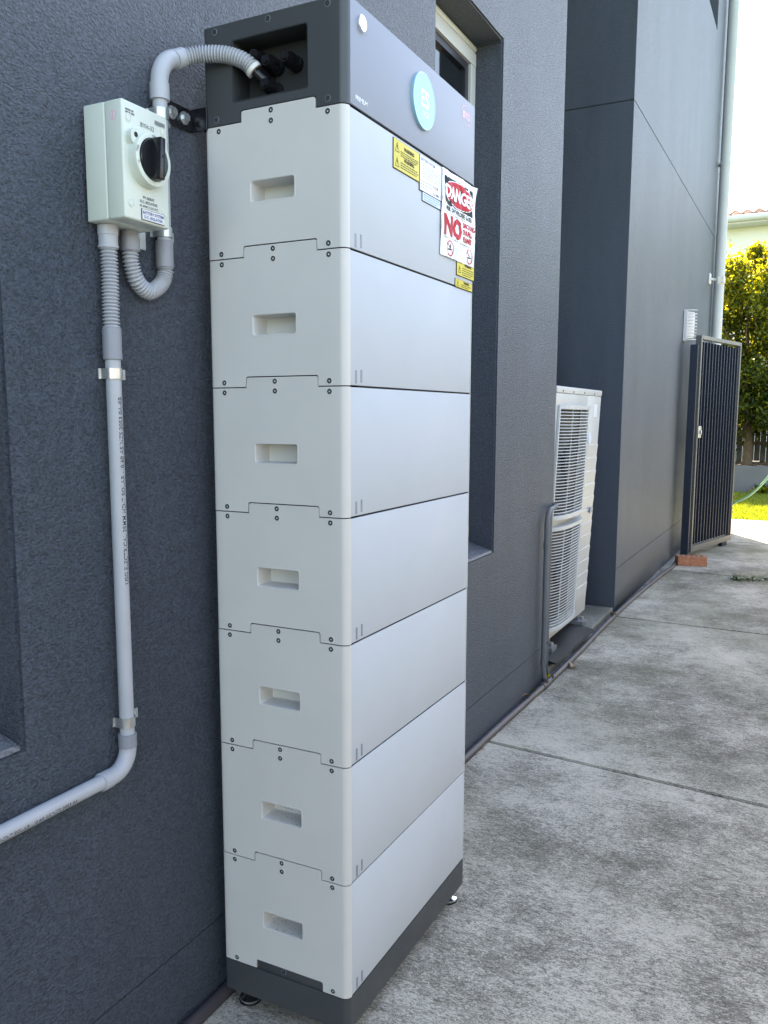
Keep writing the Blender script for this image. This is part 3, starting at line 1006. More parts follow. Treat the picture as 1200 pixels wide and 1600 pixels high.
for qx, qz in ((px0 + 0.045, pz0 + 0.0195), (px0 + 0.160, pz0 + 0.0195)):
    quadf(bm, [(qx - 0.010, 0, qz - 0.004), (qx + 0.008, 0, qz - 0.004), (qx + 0.008, 0, qz - 0.001), (qx - 0.010, 0, qz - 0.001)])
    quadf(bm, [(qx - 0.002, 0, qz), (qx + 0.002, 0, qz), (qx + 0.004, 0, qz + 0.010), (qx - 0.001, 0, qz + 0.007)])
sheet_obj('black_print', bm, [M['ink']], 0.0008)
bm = B()
add_text(bm, "NO", 0.056, front_m(px0 + 0.010, 0, pz0 + 0.0465), 'LEFT', 0.0028, 0, 1.15)
for k, s in enumerate(("SMOKING", "SPARKS", "FLAMES")):
    add_text(bm, s, 0.0155, front_m(px0 + 0.119, 0, pz0 + 0.0765 - k * 0.0150), 'LEFT', 0.0005, 0, 1.0)
for qx, qz in ((px0 + 0.045, pz0 + 0.0195), (px0 + 0.160, pz0 + 0.0195)):
    for k in range(40):
        a, b = math.tau * k / 40, math.tau * (k + 1) / 40
        quadf(bm, [(qx + e * math.cos(q), 0, qz + e * math.sin(q)) for e, q in ((0.0165, a), (0.0165, b), (0.0140, b), (0.0140, a))])
    quadf(bm, [(qx - 0.011, 0, qz + 0.0095), (qx - 0.0095, 0, qz + 0.011), (qx + 0.011, 0, qz - 0.0095), (qx + 0.0095, 0, qz - 0.011)])
sheet_obj('red_print', bm, [M['red']], 0.0008)

# ================================================================== ISOLATOR
iso = empty('isolator_switch', (-0.2305, 0.030, 1.417))
tag(iso, 'pale green-grey isolator switch box with black rotary handle on the dark wall', 'switch box')
bm = B(); box(bm, -0.0515, 0.0515, -0.0443, 0.0, 0.0, 0.175, bev=0.003, seg=3)
obj('body', bm, M['iso'], iso, smooth=40)
bm = B(); box(bm, -0.0515, 0.0515, -0.080, -0.0447, 0.0, 0.175, bev=0.003, seg=3)
lid = obj('lid', bm, M['iso'], iso, smooth=40)
LY = -0.0802
for x, z in ((-0.038, 0.150), (0.040, 0.150), (-0.038, 0.024), (0.040, 0.024)):
    bm = B()
    def ring(r, y, n=24, x=x, z=z): return [(x + r * math.cos(math.tau * k / n), y, z + r * math.sin(math.tau * k / n)) for k in range(n)]
    loops(bm, [ring(0.0068, LY + 0.001), ring(0.0066, LY - 0.0006), ring(0.0056, LY - 0.0006), ring(0.0054, LY - 0.0001), ring(0.0048, LY - 0.0001), ring(0.0046, LY - 0.0009), ring(0.003, LY - 0.001)])
    obj('lid_screw', bm, M['iso'], lid, smooth=35)
kx, kz = -0.002, 0.094
def kr(r, y, n=48): return [(kx + r * math.cos(math.tau * k / n), y, kz + r * math.sin(math.tau * k / n)) for k in range(n)]
bm = B()
loops(bm, [kr(0.0420, LY + 0.001), kr(0.0412, LY - 0.002), kr(0.0405, LY - 0.014), kr(0.0398, LY - 0.0165), kr(0.0385, LY - 0.0172), kr(0.0325, LY - 0.0172), kr(0.0320, LY - 0.015), kr(0.0315, LY - 0.012)])
disc(bm, (kx - 0.0300, kz + 0.0270), 0.0135, LY + 0.001, LY - 0.0115, 28)
disc(bm, (kx - 0.0325, kz + 0.0300), 0.0042, LY - 0.010, LY - 0.0117, 20, mi=1, bev=0.0002)
dial = obj('dial_base', bm, [M['iso'], M['gap']], iso, smooth=35)
bm = B()
loops(bm, [kr(0.0312, LY - 0.010), kr(0.0312, LY - 0.018), kr(0.0300, LY - 0.0200), kr(0.024, LY - 0.0190), kr(0.004, LY - 0.0180)])
knob = obj('rotary_handle', bm, M['black'], iso, smooth=35)
bm = B()
v = box(bm, -0.0078, 0.0078, LY - 0.036, LY - 0.015, -0.0320, 0.0320, bev=0.0022, seg=2)
for q in bm.verts:
    q.co.x *= 1 - 0.25 * ((-q.co.y + LY - 0.015) / 0.019 if q.co.y < LY - 0.015 else 0)
    c, s = math.cos(rad(-4)), math.sin(rad(-4))
    q.co.x, q.co.z = kx + q.co.x * c - q.co.z * s, kz + q.co.x * s + q.co.z * c
disc(bm, (kx, kz + 0.003), 0.0025, LY - 0.030, LY - 0.0364, 16, mi=1, bev=0.0002)
obj('grip', bm, [M['black'], M['gap']], knob, smooth=35)
lettering('dial_lettering', [("OFF", 0.0062, front_m(kx - 0.0372, LY - 0.0176, kz + 0.003) @ Matrix.Rotation(rad(60), 4, 'Z'), 'LEFT', 0.0001),
                             ("O", 0.0055, front_m(kx - 0.0365, LY - 0.0176, kz - 0.012), 'LEFT', 0.0001),
                             ("ON", 0.0055, front_m(kx - 0.003, LY - 0.0176, kz + 0.0335), 'LEFT', 0.0001)], M['inkgrey'], dial)
lettering('lid_lettering', [("BYH-32", 0.0098, front_m(0.004, LY - 0.0004, 0.1440), 'CENTER', 0.0001),
                            ("PV ARRAY", 0.0058, front_m(0.002, LY - 0.0004, 0.0360), 'CENTER', 0.0002),
                            ("D.C. ISOLATOR", 0.0058, front_m(0.002, LY - 0.0004, 0.0292), 'CENTER', 0.0002),
                            ("AS 60947.3 DC-PV2", 0.0052, front_m(0.002, LY - 0.0004, 0.0228), 'CENTER', 0.0001)], M['inkgrey'], lid)
bm = B()
bars(bm, -0.044, -0.024, 0.1600, 2, 0.0042, LY - 0.0004, 0.0026, seed=2)
for k in range(14):
    x = 0.022 + k * 0.0017
    quadf(bm, [(x, LY - 0.0004, 0.1560), (x + 0.0010, LY - 0.0004, 0.1560), (x + 0.0010, LY - 0.0004, 0.1630), (x, LY - 0.0004, 0.1630)])
obj('lid_print', bm, M['inkgrey'], lid)
bm = B(); box(bm, -0.016, 0.036, LY - 0.0014, LY - 0.0002, 0.0030, 0.0200, mi=1)
quadf(bm, [(-0.0154, LY - 0.0016, 0.0038), (0.0358, LY - 0.0016, 0.0038), (0.0358, LY - 0.0016, 0.0194), (-0.0154, LY - 0.0016, 0.0194)])
lb = obj('name_plate', bm, [M['whiteplate'], M['ink']], iso)
lettering('lettering', [("BATTERY SYSTEM", 0.0062, front_m(0.0101, LY - 0.0019, 0.0128), 'CENTER', 0.0002), ("D.C. ISOLATOR", 0.0062, front_m(0.0101, LY - 0.0019, 0.0060), 'CENTER', 0.0002)], M['inkblue'], lb)
# round sticker on the side
bm = B()
sx_ = -0.0518
def yz_disc(bm, x, y, z, r, mi=0, n=28, r2=0.0):
    for k in range(n):
        a, b = math.tau * k / n, math.tau * (k + 1) / n
        p = [(x, y + r * math.cos(a), z + r * math.sin(a)), (x, y + r * math.cos(b), z + r * math.sin(b))]
        if r2: quadf(bm, p + [(x, y + r2 * math.cos(b), z + r2 * math.sin(b)), (x, y + r2 * math.cos(a), z + r2 * math.sin(a))], mi)
        else: quadf(bm, p + [(x, y, z)], mi)
yz_disc(bm, sx_, -0.062, 0.152, 0.0090, 0)
yz_disc(bm, sx_ - 0.0002, -0.062, 0.152, 0.0068, 1, r2=0.0058)
box(bm, sx_ - 0.0004, sx_ - 0.0001, -0.0632, -0.0608, 0.1465, 0.1575, mi=1)
obj('round_sticker', bm, [M['whiteplate'], M['palepink']], iso)

# ================================================================== CONDUITS
def ring_tube(bm, c, r0, r1, z0, z1): pass
PX, PY = -0.2505, 0.018
cr = empty('conduit', (PX, PY, 0.5))
tag(cr, 'grey conduit dropping from the left of the isolator box, then elbowing away to the left', 'conduit', 'grey electrical conduits')
def rel(p, o): return tuple(Vector(p) - o.location)
def part_tube(name, pts, r, parent, material, n=24, smooth=35):
    bm = B(); tube(bm, [rel(p, parent) for p in pts], r, n)
    return obj(name, bm, material, parent, smooth=smooth)
part_tube('adaptor', [(PX, PY, 1.4165), (PX, PY, 1.401), (PX, PY, 1.4005), (PX, PY, 1.386), (PX, PY, 1.3855), (PX, PY, 1.381)], [0.0165, 0.0165, 0.0155, 0.0155, 0.0165, 0.0165], cr, M['conduit'])
bm = B(); corrugated(bm, [rel((PX, PY, 1.383), cr), rel((PX + 0.001, PY, 1.3334), cr), rel((PX, PY, 1.2826), cr), rel((PX, PY, 1.2491), cr)], 0.0142)
obj('corrugated_hose', bm, M['conduit'], cr, smooth=75)
part_tube('coupling', [(PX, PY, 1.2552), (PX, PY, 1.2542), (PX, PY, 1.2044), (PX, PY, 1.2034)], [0.0148, 0.0156, 0.0156, 0.0148], cr, M['conduit2'])
pv = part_tube('straight_pipe', [(PX, PY, 1.2064), (PX, PY, 0.5513)], 0.0126, cr, M['conduit'], 32)
part_tube('elbow_socket', [(PX, PY, 0.5620), (PX, PY, 0.5615), (PX, PY, 0.5381), (PX, PY, 0.5376)], [0.0148, 0.0158, 0.0158, 0.0148], cr, M['conduit2'])
EP = [(PX, PY, 0.5402)] + arc_pts((PX - 0.040, PY, 0.5381), 0.040, 0, -math.pi / 2, (1, 0, 0), (0, 0, 1), 12) + [(PX - 0.050, PY, 0.4975)]
part_tube('elbow', EP, 0.0148, cr, M['conduit'], 28)
part_tube('elbow_socket', [(PX - 0.0445, PY, 0.4975), (PX - 0.045, PY, 0.4975), (PX - 0.066, PY, 0.4975), (PX - 0.0665, PY, 0.4975)], [0.0150, 0.0158, 0.0158, 0.0150], cr, M['conduit'])
ph = part_tube('horizontal_pipe', [(PX - 0.06, PY, 0.4975), (-2.6, PY, 0.4975)], 0.0126, cr, M['conduit'], 32)
def wrap_text(name, s, size, parent, f):
    me = text_mesh(s, size, 'LEFT', 0, 0.0001)
    for v in me.vertices: v.co = f(v.co.x, v.co.y)
    me.materials.append(M['ink'])
    put(name, me, parent)
def fv(tx, ty):
    a = rad(268) - (ty - 0.004) / 0.0128
    return Vector((0.01285 * math.cos(a), 0.01285 * math.sin(a), 0.828 - 0.5 + tx))
wrap_text('pipe_lettering', "USG ELECTRICAL 25MM HD-T SOLAR -10/60 AS/NZS 2053 0A-0B", 0.0112, pv, fv)
def fh(tx, ty):
    a = rad(-14) + (ty - 0.004) / 0.0128
    return Vector((-0.288 + tx, -0.01285 * math.cos(a), -0.0022 + 0.01285 * math.sin(a)))
wrap_text('pipe_lettering', "M HD-T SOLAR -10/60 AS/NZS 2053 0A", 0.0094, ph, fh)

# looping conduit
cl = empty('conduit', (-0.115, 0.018, 1.417))
tag(cl, 'grey conduit looping under the isolator box and curving over into the battery tower', 'conduit', 'grey electrical conduits')
GX = -0.2007
AX = -0.1154
part_tube('adaptor', [(GX, PY, 1.4165), (GX, PY, 1.407), (GX, PY, 1.4065), (GX, PY, 1.3852)], [0.0150, 0.0150, 0.0165, 0.0165], cl, M['conduit2'])
bm = B(); corrugated(bm, [rel(p, cl) for p in ((GX, PY, 1.3883), (GX + 0.001, PY, 1.3659), (GX + 0.014, PY, 1.3375), (GX + 0.042, PY, 1.3243), (AX - 0.012, PY, 1.3405), (AX, PY, 1.3608), (AX, PY, 1.3781))], 0.0142)
obj('corrugated_hose', bm, M['conduit'], cl, smooth=75)
part_tube('coupling', [(AX, PY, 1.3700), (AX, PY, 1.3710), (AX, PY, 1.415), (AX, PY, 1.416)], [0.0148, 0.0156, 0.0156, 0.0148], cl, M['conduit2'])
part_tube('straight_pipe', [(AX, PY, 1.41), (AX, PY, 1.6584)], 0.0126, cl, M['conduit'])
part_tube('elbow_socket', [(AX, PY, 1.6488), (AX, PY, 1.6493), (AX, PY, 1.6767), (AX, PY, 1.6772)], [0.0155, 0.0168, 0.0168, 0.0155], cl, M['conduit'])
E2 = [(AX, PY, 1.668)] + arc_pts((AX + 0.056, PY, 1.676), 0.056, math.pi, math.pi * 0.62, (1, 0, 0), (0, 0, 1), 10)
E2 += [(-0.064, 0.0155, 1.7350)]
part_tube('elbow', E2, 0.0152, cl, M['conduit'], 28)
part_tube('elbow_socket', [(-0.0780, 0.0165, 1.7270), (-0.0775, 0.0165, 1.7273), (-0.059, 0.0120, 1.7370), (-0.0585, 0.0120, 1.7372)], [0.0150, 0.0164, 0.0164, 0.0150], cl, M['conduit'])
bm = B(); corrugated(bm, [rel(p, cl) for p in ((-0.064, 0.0135, 1.7345), (-0.040, -0.014, 1.7440), (-0.022, -0.052, 1.7430), (-0.010, -0.084, 1.731), (-0.003, -0.100, 1.716))], 0.0148)
obj('corrugated_hose', bm, M['conduit'], cl, smooth=75)
part_tube('hose_rim', [(-0.0045, -0.0975, 1.7190), (-0.0018, -0.102, 1.7135)], 0.0152, cl, M['white'])
part_tube('cable', [(-0.003, -0.100, 1.716), (0.004, -0.112, 1.703), (0.008, -0.119, 1.696), (0.012, -0.122, 1.692)], 0.0088, cl, M['black'])

# saddle clamps
def clamp(x, z, label, tail=1, lift=0.0):
    c = empty('pipe_clamp', (x, WY, z))
    tag(c, label, 'pipe clamp', 'zinc pipe clamps on the wall')
    bm = B()
    r = 0.0134; t = 0.0014; h = 0.0085
    cy = PY - WY
    def prof(q, e, tail):
        return [(-q - tail, -e), (-q, -e)] + [(-q * math.cos(math.pi * k / 16), cy - q * math.sin(math.pi * k / 16)) for k in range(17)] + [(q, -e), (r + 0.030, -e)]
    outer, inner = prof(r + t, t + 0.0006, 0.003), prof(r, 0.0004, 0.003 + t)
    n_ = len(outer)
    V4 = [[bm.verts.new((px, py, z_)) for px, py in L] for L in (outer, inner) for z_ in (-h, h)]
    for k in range(n_ - 1):
        bm.faces.new((V4[0][k], V4[0][k + 1], V4[1][k + 1], V4[1][k]))
        bm.faces.new((V4[2][k], V4[2][k + 1], V4[3][k + 1], V4[3][k]))
        bm.faces.new((V4[0][k], V4[0][k + 1], V4[2][k + 1], V4[2][k]))
        bm.faces.new((V4[1][k], V4[1][k + 1], V4[3][k + 1], V4[3][k]))
    for k in (0, n_ - 1): bm.faces.new((V4[0][k], V4[1][k], V4[3][k], V4[2][k]))
    obj('strap', bm, M['zinc'], c, smooth=40)
    bm = B(); bx = r + 0.021
    cyl(bm, (bx, -0.002, lift), (bx, -0.0045, lift), 0.0042, 16)
    obj('screw', bm, M['zinc'], c, smooth=35)
clamp(PX, 1.181, 'zinc clamp on the vertical conduit just below its grey coupling')
clamp(PX, 0.584, 'zinc clamp on the vertical conduit just above the lower elbow')
clamp(AX, 1.430, 'zinc clamp peeking out below the isolator box')
clamp(AX, 1.626, 'zinc clamp at the top right corner of the isolator box')
bm = B(); box(bm, -0.214, -0.150, 0.0285, 0.0335, 1.395, 1.436, bev=0.001)
bp = obj('mounting_strip', bm, M['zinc'])
tag(bp, 'flat zinc strip fixed to the wall under the isolator box', 'bracket')

# ground pipe
gp = empty('ground_pipe', (0, 0.0, GZ))
tag(gp, 'long purple-brown pipe lying on the ground along the foot of the wall', 'pipe')
bm = B()
pts = [(-3.0, 0.012, 0.013), (0, 0.016, 0.013), (1.4, 0.017, 0.013), (2.3, 0.0, 0.013), (2.9, -0.004, 0.013), (3.6, 0.004, 0.013), (4.3, 0.0, 0.0135), (5.3, -0.030, 0.013), (5.8, -0.055, 0.013), (6.2, -0.035, 0.013)]
tube(bm, spline(pts, 10), 0.0135, 16)
obj('pipe_length', bm, M['groundpipe'], gp, smooth=50)
for x in (2.34,):
    bm = B(); tube(bm, [(x - 0.045, 0.001, 0.013), (x - 0.044, 0.001, 0.013), (x + 0.044, 0.0, 0.013), (x + 0.045, 0.0, 0.013)], [0.0145, 0.0175, 0.0175, 0.0145], 18)
    tube(bm, [(x, 0.0, 0.015), (x, 0.0, 0.045)], 0.0150, 16)
    obj('tee_joint', bm, M['groundpipe'], gp, smooth=40)
# riser
rz_ = empty('drain_pipe', (2.34, 0.012, GZ))
tag(rz_, 'thin grey pipe climbing the wall edge and bending into the air conditioner', 'pipe')
bm = B()
pp = [(0, -0.010, 0.03), (0, 0.0, 0.10), (0, 0.0, 0.745)] + arc_pts((0.06, 0, 0.745), 0.06, math.pi, math.pi / 2, (1, 0, 0), (0, 0, 1), 8)[1:] + [(0.16, 0.004, 0.808), (0.30, 0.07, 0.808)]
tube(bm, pp, 0.0105, 16)
obj('pipe_length', bm, M['greypipe'], rz_, smooth=50)
for z in (0.10, 0.63):
    bm = B(); cyl(bm, (0, 0, z), (0, 0, z + 0.03), 0.0128, 16); obj('pipe_joint', bm, M['greypipe'], rz_, smooth=40)

# ================================================================== AIR CONDITIONER
ac = empty('air_conditioner', (2.585, 0.104, 0.006), (rad(2.4), 0, 0))
tag(ac, 'tall ivory twin-fan air conditioner with ribbed grilles standing in the wall alcove', 'air conditioner')
AW, AH, AD = 0.915, 1.245, 0.33
bm = B()
box(bm, 0, AW, 0.030, AD, 0, AH - 0.03, bev=0.004)
obj('cabinet', bm, M['acwhite'], ac, smooth=40)
bm = B(); box(bm, -0.003, AW + 0.003, -0.003, AD + 0.003, AH - 0.032, AH, bev=0.006); obj('top_cap', bm, M['acwhite'], ac, smooth=40)
GX0, GX1 = 0.055, 0.600
# front skin around the grilles
bm = B()
zs = [(0.0, 0.06), (0.575, 0.615), (1.150, AH - 0.033)]
for a, b in zs: box(bm, 0.0, GX1 + 0.005, 0.0, 0.029, a, b, bev=0.002)
for a, b in ((0.06, 0.575), (0.615, 1.150)):
    box(bm, 0.0, GX0 - 0.005, 0.0005, 0.029, a, b); box(bm, GX1 - 0.002, GX1 + 0.005, 0.0005, 0.029, a, b)
obj('front_skin', bm, M['acwhite'], ac, smooth=40)
def bulge(t): return -0.006 - 0.040 * (1 - abs(2 * t - 1) ** 3.2)
bm = B()
tube(bm, [(GX0 + (GX1 - GX0) * t, bulge(t), 0) for t in [k / 14 for k in range(15)]], 0.0025, 6, True)
bar_me = mesh_of(bm, 'grille_bar', M['acgrille'], 60)
for z0, z1 in ((0.075, 0.560), (0.630, 1.140)):
    bm = B()
    for zz_ in (z0 - 0.009, z1 + 0.009):
        N = 14
        for k in range(N):
            t0, t1 = k / N, (k + 1) / N
            xa, xb = GX0 - 0.012 + (GX1 - GX0 + 0.024) * t0, GX0 - 0.012 + (GX1 - GX0 + 0.024) * t1
            ya, yb_ = bulge(t0) - 0.004, bulge(t1) - 0.004
            h = 0.009
            q = [(xa, ya, zz_ - h), (xb, yb_, zz_ - h), (xb, yb_, zz_ + h), (xa, ya, zz_ + h)]
            quadf(bm, q)
            quadf(bm, [(xa, ya, zz_ + h), (xb, yb_, zz_ + h), (xb, 0.001, zz_ + h), (xa, 0.001, zz_ + h)])
            quadf(bm, [(xa, ya, zz_ - h), (xb, yb_, zz_ - h), (xb, 0.001, zz_ - h), (xa, 0.001, zz_ - h)])
    box(bm, GX0 - 0.014, GX0, -0.012, 0.0, z0 - 0.018, z1 + 0.018, bev=0.002)
    box(bm, GX1, GX1 + 0.012, -0.012, 0.0, z0 - 0.018, z1 + 0.018, bev=0.002)
    gr = obj('fan_grille', bm, M['acgrille'], ac, smooth=40)
    nb = int((z1 - z0) / 0.0146)
    for k in range(nb + 1):
        put('grille_bar', bar_me, gr, (0, 0, z0 + (z1 - z0) * k / nb))
    bm = B()
    for xx in (0.19, 0.33, 0.47):
        box(bm, xx - 0.001, xx + 0.001, bulge((xx - GX0) / (GX1 - GX0)) + 0.004, bulge((xx - GX0) / (GX1 - GX0)) + 0.010, z0, z1)
    obj('grille_strut', bm, M['acgrille'], gr)
    bm = B(); box(bm, GX0 - 0.004, GX1 - 0.003, 0.0285, 0.0295, z0 - 0.015, z1 + 0.015)
    obj('fan_cavity', bm, M['acdark'], ac)
    cxx, czz = (GX0 + GX1) / 2, (z0 + z1) / 2
    bm = B(); cyl(bm, (cxx, 0.027, czz), (cxx, 0.010, czz), 0.06, 24)
    for k in range(3):
        a = math.tau * k / 3 + 0.4
        P_ = []
        for (rr, da, yy) in ((0.05, -0.3, 0.024), (0.22, -0.35, 0.026), (0.22, 0.35, 0.012), (0.05, 0.4, 0.014)):
            P_.append((cxx + rr * math.cos(a + da), yy, czz + rr * math.sin(a + da)))
        quadf(bm, P_)
    obj('fan', bm, M['gap'], ac)
# side service panel with ribs
bm = B(); box(bm, GX1 + 0.006, AW - 0.001, 0.0, 0.0295, 0.0, AH - 0.033, bev=0.002)
sp = obj('service_panel', bm, M['acwhite'], ac, smooth=40)
bm = B()
q = [(0.622, -0.0005), (AW - 0.006, -0.0005)]
x0_, x1_ = 0.625, AW - 0.004
vs = [bm.verts.new(p) for p in ((x0_, 0.0, 0.0), (x1_, 0.0, 0.0), (x0_, -0.0034, 0.064), (x1_, -0.0034, 0.064), (x0_, 0.0, 0.066), (x1_, 0.0, 0.066))]
for f in ((0, 1, 3, 2), (2, 3, 5, 4), (0, 2, 4), (1, 5, 3)): bm.faces.new([vs[i] for i in f])
rib_me = mesh_of(bm, 'rib', M['acwhite'])
for k in range(14):
    z = 0.10 + k * 0.0715
    if z > 0.92: break
    put('rib', rib_me, sp, (0, 0, z))
bm = B(); box(bm, 0.80, 0.86, -0.014, -0.008, 0.575, 0.605, bev=0.002); obj('hand_grip', bm, M['mark'], sp)
bm = B(); disc(bm, (0.70, 0.985), 0.03, 0.001, -0.006, 28); obj('panel_dimple', bm, M['palegrey'], sp, smooth=35)
bm = B(); quadf(bm, [(0.76, -0.0006, 1.10), (0.84, -0.0006, 1.10), (0.84, -0.0006, 1.17), (0.76, -0.0006, 1.17)]); obj('rating_label', bm, M['palegrey'], sp)
for x, z in ((0.10, AH - 0.022), (0.52, AH - 0.022), (0.74, AH - 0.022), (0.30, AH - 0.022)):
    bm = B(); disc(bm, (x, z), 0.006, -0.002, -0.0045, 12); obj('screw', bm, M['screw'], ac, smooth=35)
for x in (0.12, 0.74):
    bm = B(); box(bm, x, x + 0.09, -0.035, AD + 0.02, -0.062, -0.028, bev=0.004); box(bm, x + 0.01, x + 0.08, 0.0, AD, -0.028, -0.001, bev=0.002)
    f = obj('support_foot', bm, M['greypipe'], ac, smooth=40)
    bm = B(); cyl(bm, (x + 0.045, -0.018, -0.030), (x + 0.045, -0.018, -0.010), 0.009, 6); obj('bolt', bm, M['zinc'], f)
# black sheet in front of it
bm = B()
P_ = [(2.56, 0.012), (3.30, 0.006), (3.36, 0.15), (2.62, 0.16)]
a = [bm.verts.new((x, y, -0.060 + 0.010 * (y > 0.1))) for x, y in P_]; b = [bm.verts.new((x, y, -0.052 + 0.010 * (y > 0.1))) for x, y in P_]
bm.faces.new(a[::-1]); bm.faces.new(b)
for k in range(4): bm.faces.new((a[k], a[(k + 1) % 4], b[(k + 1) % 4], b[k]))
tag(obj('rubber_sheet', bm, M['mat']), 'flat black sheet lying on the ledge in front of the air conditioner', 'sheet')

# ================================================================== GATE, POST, LAMP, DOWNPIPE
A_, B_ = Vector((6.44, -0.088, 0)), Vector((7.44, -0.325, 0))
ang = math.atan2(B_.y - A_.y, B_.x - A_.x)
GW = (B_ - A_).length
gate = empty('side_gate', (A_.x, A_.y, GZ), (0, 0, ang))
tag(gate, 'side gate with dark navy vertical slats in a silver frame, standing open along the wall', 'gate')
G0, G1 = 0.04, 1.890
bm = B()
box(bm, 0, 0.026, -0.025, 0.025, G0, G1, bev=0.002)
o = obj('stile', bm, M['gatelight'], gate)
bm = B(); box(bm, GW - 0.026, GW, -0.025, 0.025, G0, G1, bev=0.002); obj('stile', bm, M['gatelight'], gate)
bm = B(); box(bm, 0.027, GW - 0.027, -0.025, 0.025, G1 - 0.032, G1 - 0.0005, bev=0.002); obj('rail', bm, M['gatelight'], gate)
bm = B(); box(bm, 0.027, GW - 0.027, -0.025, 0.025, G0 + 0.0005, G0 + 0.050, bev=0.002); obj('rail', bm, M['gatelight'], gate)
bm = B(); box(bm, 0.041, GW - 0.041, 0.006, 0.022, 0.97, 1.05); obj('middle_rail', bm, M['navy'], gate)
bm = B(); box(bm, 0.041, GW - 0.041, 0.006, 0.022, G1 - 0.12, G1 - 0.09); obj('upper_rail', bm, M['navy'], gate)
bm = B(); box(bm, -0.008, 0.008, -0.022, 0.005, 0, G1 - 0.052 - G0 - 0.067, bev=0.001); slat_me = mesh_of(bm, 'slat', M['navy'])
ns = 13
for k in range(ns):
    put('slat', slat_me, gate, (0.078 + (GW - 0.156) * k / (ns - 1), 0, G0 + 0.066))
bm = B(); box(bm, 0.012, 0.075, -0.034, -0.0255, 1.03, 1.13, bev=0.002); box(bm, 0.03, 0.045, -0.050, -0.034, 1.06, 1.10, bev=0.002)
obj('latch', bm, M['zinc'], gate)
bm = B(); cyl(bm, (-0.06, 0.0, 1.085), (0.0, 0.0, 1.085), 0.006, 10); box(bm, -0.075, -0.06, -0.01, 0.01, 1.07, 1.10)
obj('hinge_bolt', bm, M['zinc'], gate)
bm = B(); box(bm, GW - 0.22, GW - 0.10, -0.02, 0.02, -0.0 + 0.002, 0.0395, bev=0.002); obj('drop_bolt', bm, M['navy'], gate)
bm = B(); box(bm, 6.315, 6.375, -0.100, -0.040, GZ, 1.70, bev=0.002)
gpst = obj('gate_post', bm, M['navy'])
tag(gpst, 'dark navy square gate post between the wall and the gate', 'post')

lamp = empty('wall_lamp', (6.45, WY, 1.868))
tag(lamp, 'grey caged wall lamp with frosted glass above the gate post', 'lamp')
bm = B(); box(bm, -0.062, 0.062, -0.014, -0.001, -0.130, 0.130, bev=0.004); obj('back_plate', bm, M['lampcage'], lamp, smooth=40)
bm = B()
def half(r, z, n=16, yy=0): return [(-r * math.cos(math.pi * k / n), -0.014 - r * 1.55 * math.sin(math.pi * k / n) + yy, z) for k in range(n + 1)]
for z in [-0.122, -0.118] + [-0.09 + 0.0262 * k for k in range(8)] + [0.124]:
    tube(bm, half(0.055, z), 0.0032, 6)
for k in (0, 16):
    p = half(0.055, 0)[k]
    box(bm, p[0] - 0.008, p[0] + 0.008, -0.03, -0.0145, -0.124, 0.124)
obj('cage', bm, M['lampcage'], lamp, smooth=40)
bm = B()
loops(bm, [[(x, y, -0.108) for x, y, z in half(0.044, 0, yy=0)], [(x, y, 0.100) for x, y, z in half(0.044, 0)], [(x * 0.9, -0.014 + (y + 0.014) * 0.9, 0.107) for x, y, z in half(0.044, 0)]])
obj('frosted_glass', bm, M['frost'], lamp, smooth=50)

fl = empty('sensor_light', (8.02, WY, 2.47))
tag(fl, 'small white sensor light on an arm beside the downpipe', 'light')
bm = B(); box(bm, -0.045, 0.045, -0.018, -0.0005, -0.05, 0.05, bev=0.004); obj('mount_plate', bm, M['white'], fl, smooth=40)
bm = B(); tube(bm, [(0, -0.018, 0.0), (0.01, -0.055, -0.01), (0.015, -0.085, -0.012)], 0.010, 12); obj('arm', bm, M['white'], fl, smooth=40)
bm = B()
box(bm, -0.035, 0.05, -0.150, -0.080, -0.055, 0.015, bev=0.008, seg=3)
hd = obj('lamp_head', bm, M['white'], fl, smooth=40)
bm = B(); box(bm, -0.039, -0.0355, -0.142, -0.088, -0.048, 0.008); obj('lens', bm, M['frost'], hd)

dp = empty('downpipe', (8.34, -0.030, GZ))
tag(dp, 'pale grey round downpipe running up the far corner of the dark wall', 'downpipe')
bm = B(); tube(bm, [(0, 0, 0.0), (0, 0, 6.3)], 0.051, 32); obj('pipe_length', bm, M['downpipe'], dp, smooth=40)
for z in (3.73, 1.2, 5.8):
    bm = B(); tube(bm, [(0, 0, z), (0, 0, z + 0.03)], 0.0545, 32); box(bm, -0.075, 0.045, 0.054, 0.0648, z + 0.0005, z + 0.0295); obj('pipe_bracket', bm, M['downpipe'], dp, smooth=40)

M['palescreen'] = mat('pale cream light screen', (0.50, 0.49, 0.46), 0.6, var=0.04)
bf = empty('light_screen', (0, -2.66, GZ)); tag(bf, 'tall cream screen added out of view along the path to shape the light', 'fence')  # added out of view to bounce and block sky light
for k in range(60):
    bm = B(); box(bm, -5 + k * 0.24, -5 + k * 0.24 + 0.232, 0.012 * (k % 2), 0.012 * (k % 2) + 0.02, 0.02, 1.9, bev=0.002); obj('screen_panel', bm, M['palescreen'], bf)
# brick
bk = empty('loose_brick', (6.02, -0.165, GZ), (0, 0, rad(-70)))
tag(bk, 'single red-brown brick with core holes on the path at the foot of the gate', 'brick')
bm = B(); box(bm, -0.115, 0.115, -0.055, 0.055, 0.0003, 0.076, bev=0.003)
obj('brick_body', bm, M['brick'], bk)
for k in range(5):
    for j in (-1, 1):
        bm = B(); cx_ = -0.08 + 0.04 * k
        cyl(bm, (cx_, j * 0.02, 0.070), (cx_, j * 0.02, 0.0766), 0.0125, 14); obj('core_hole', bm, M['brickhole'], bk)

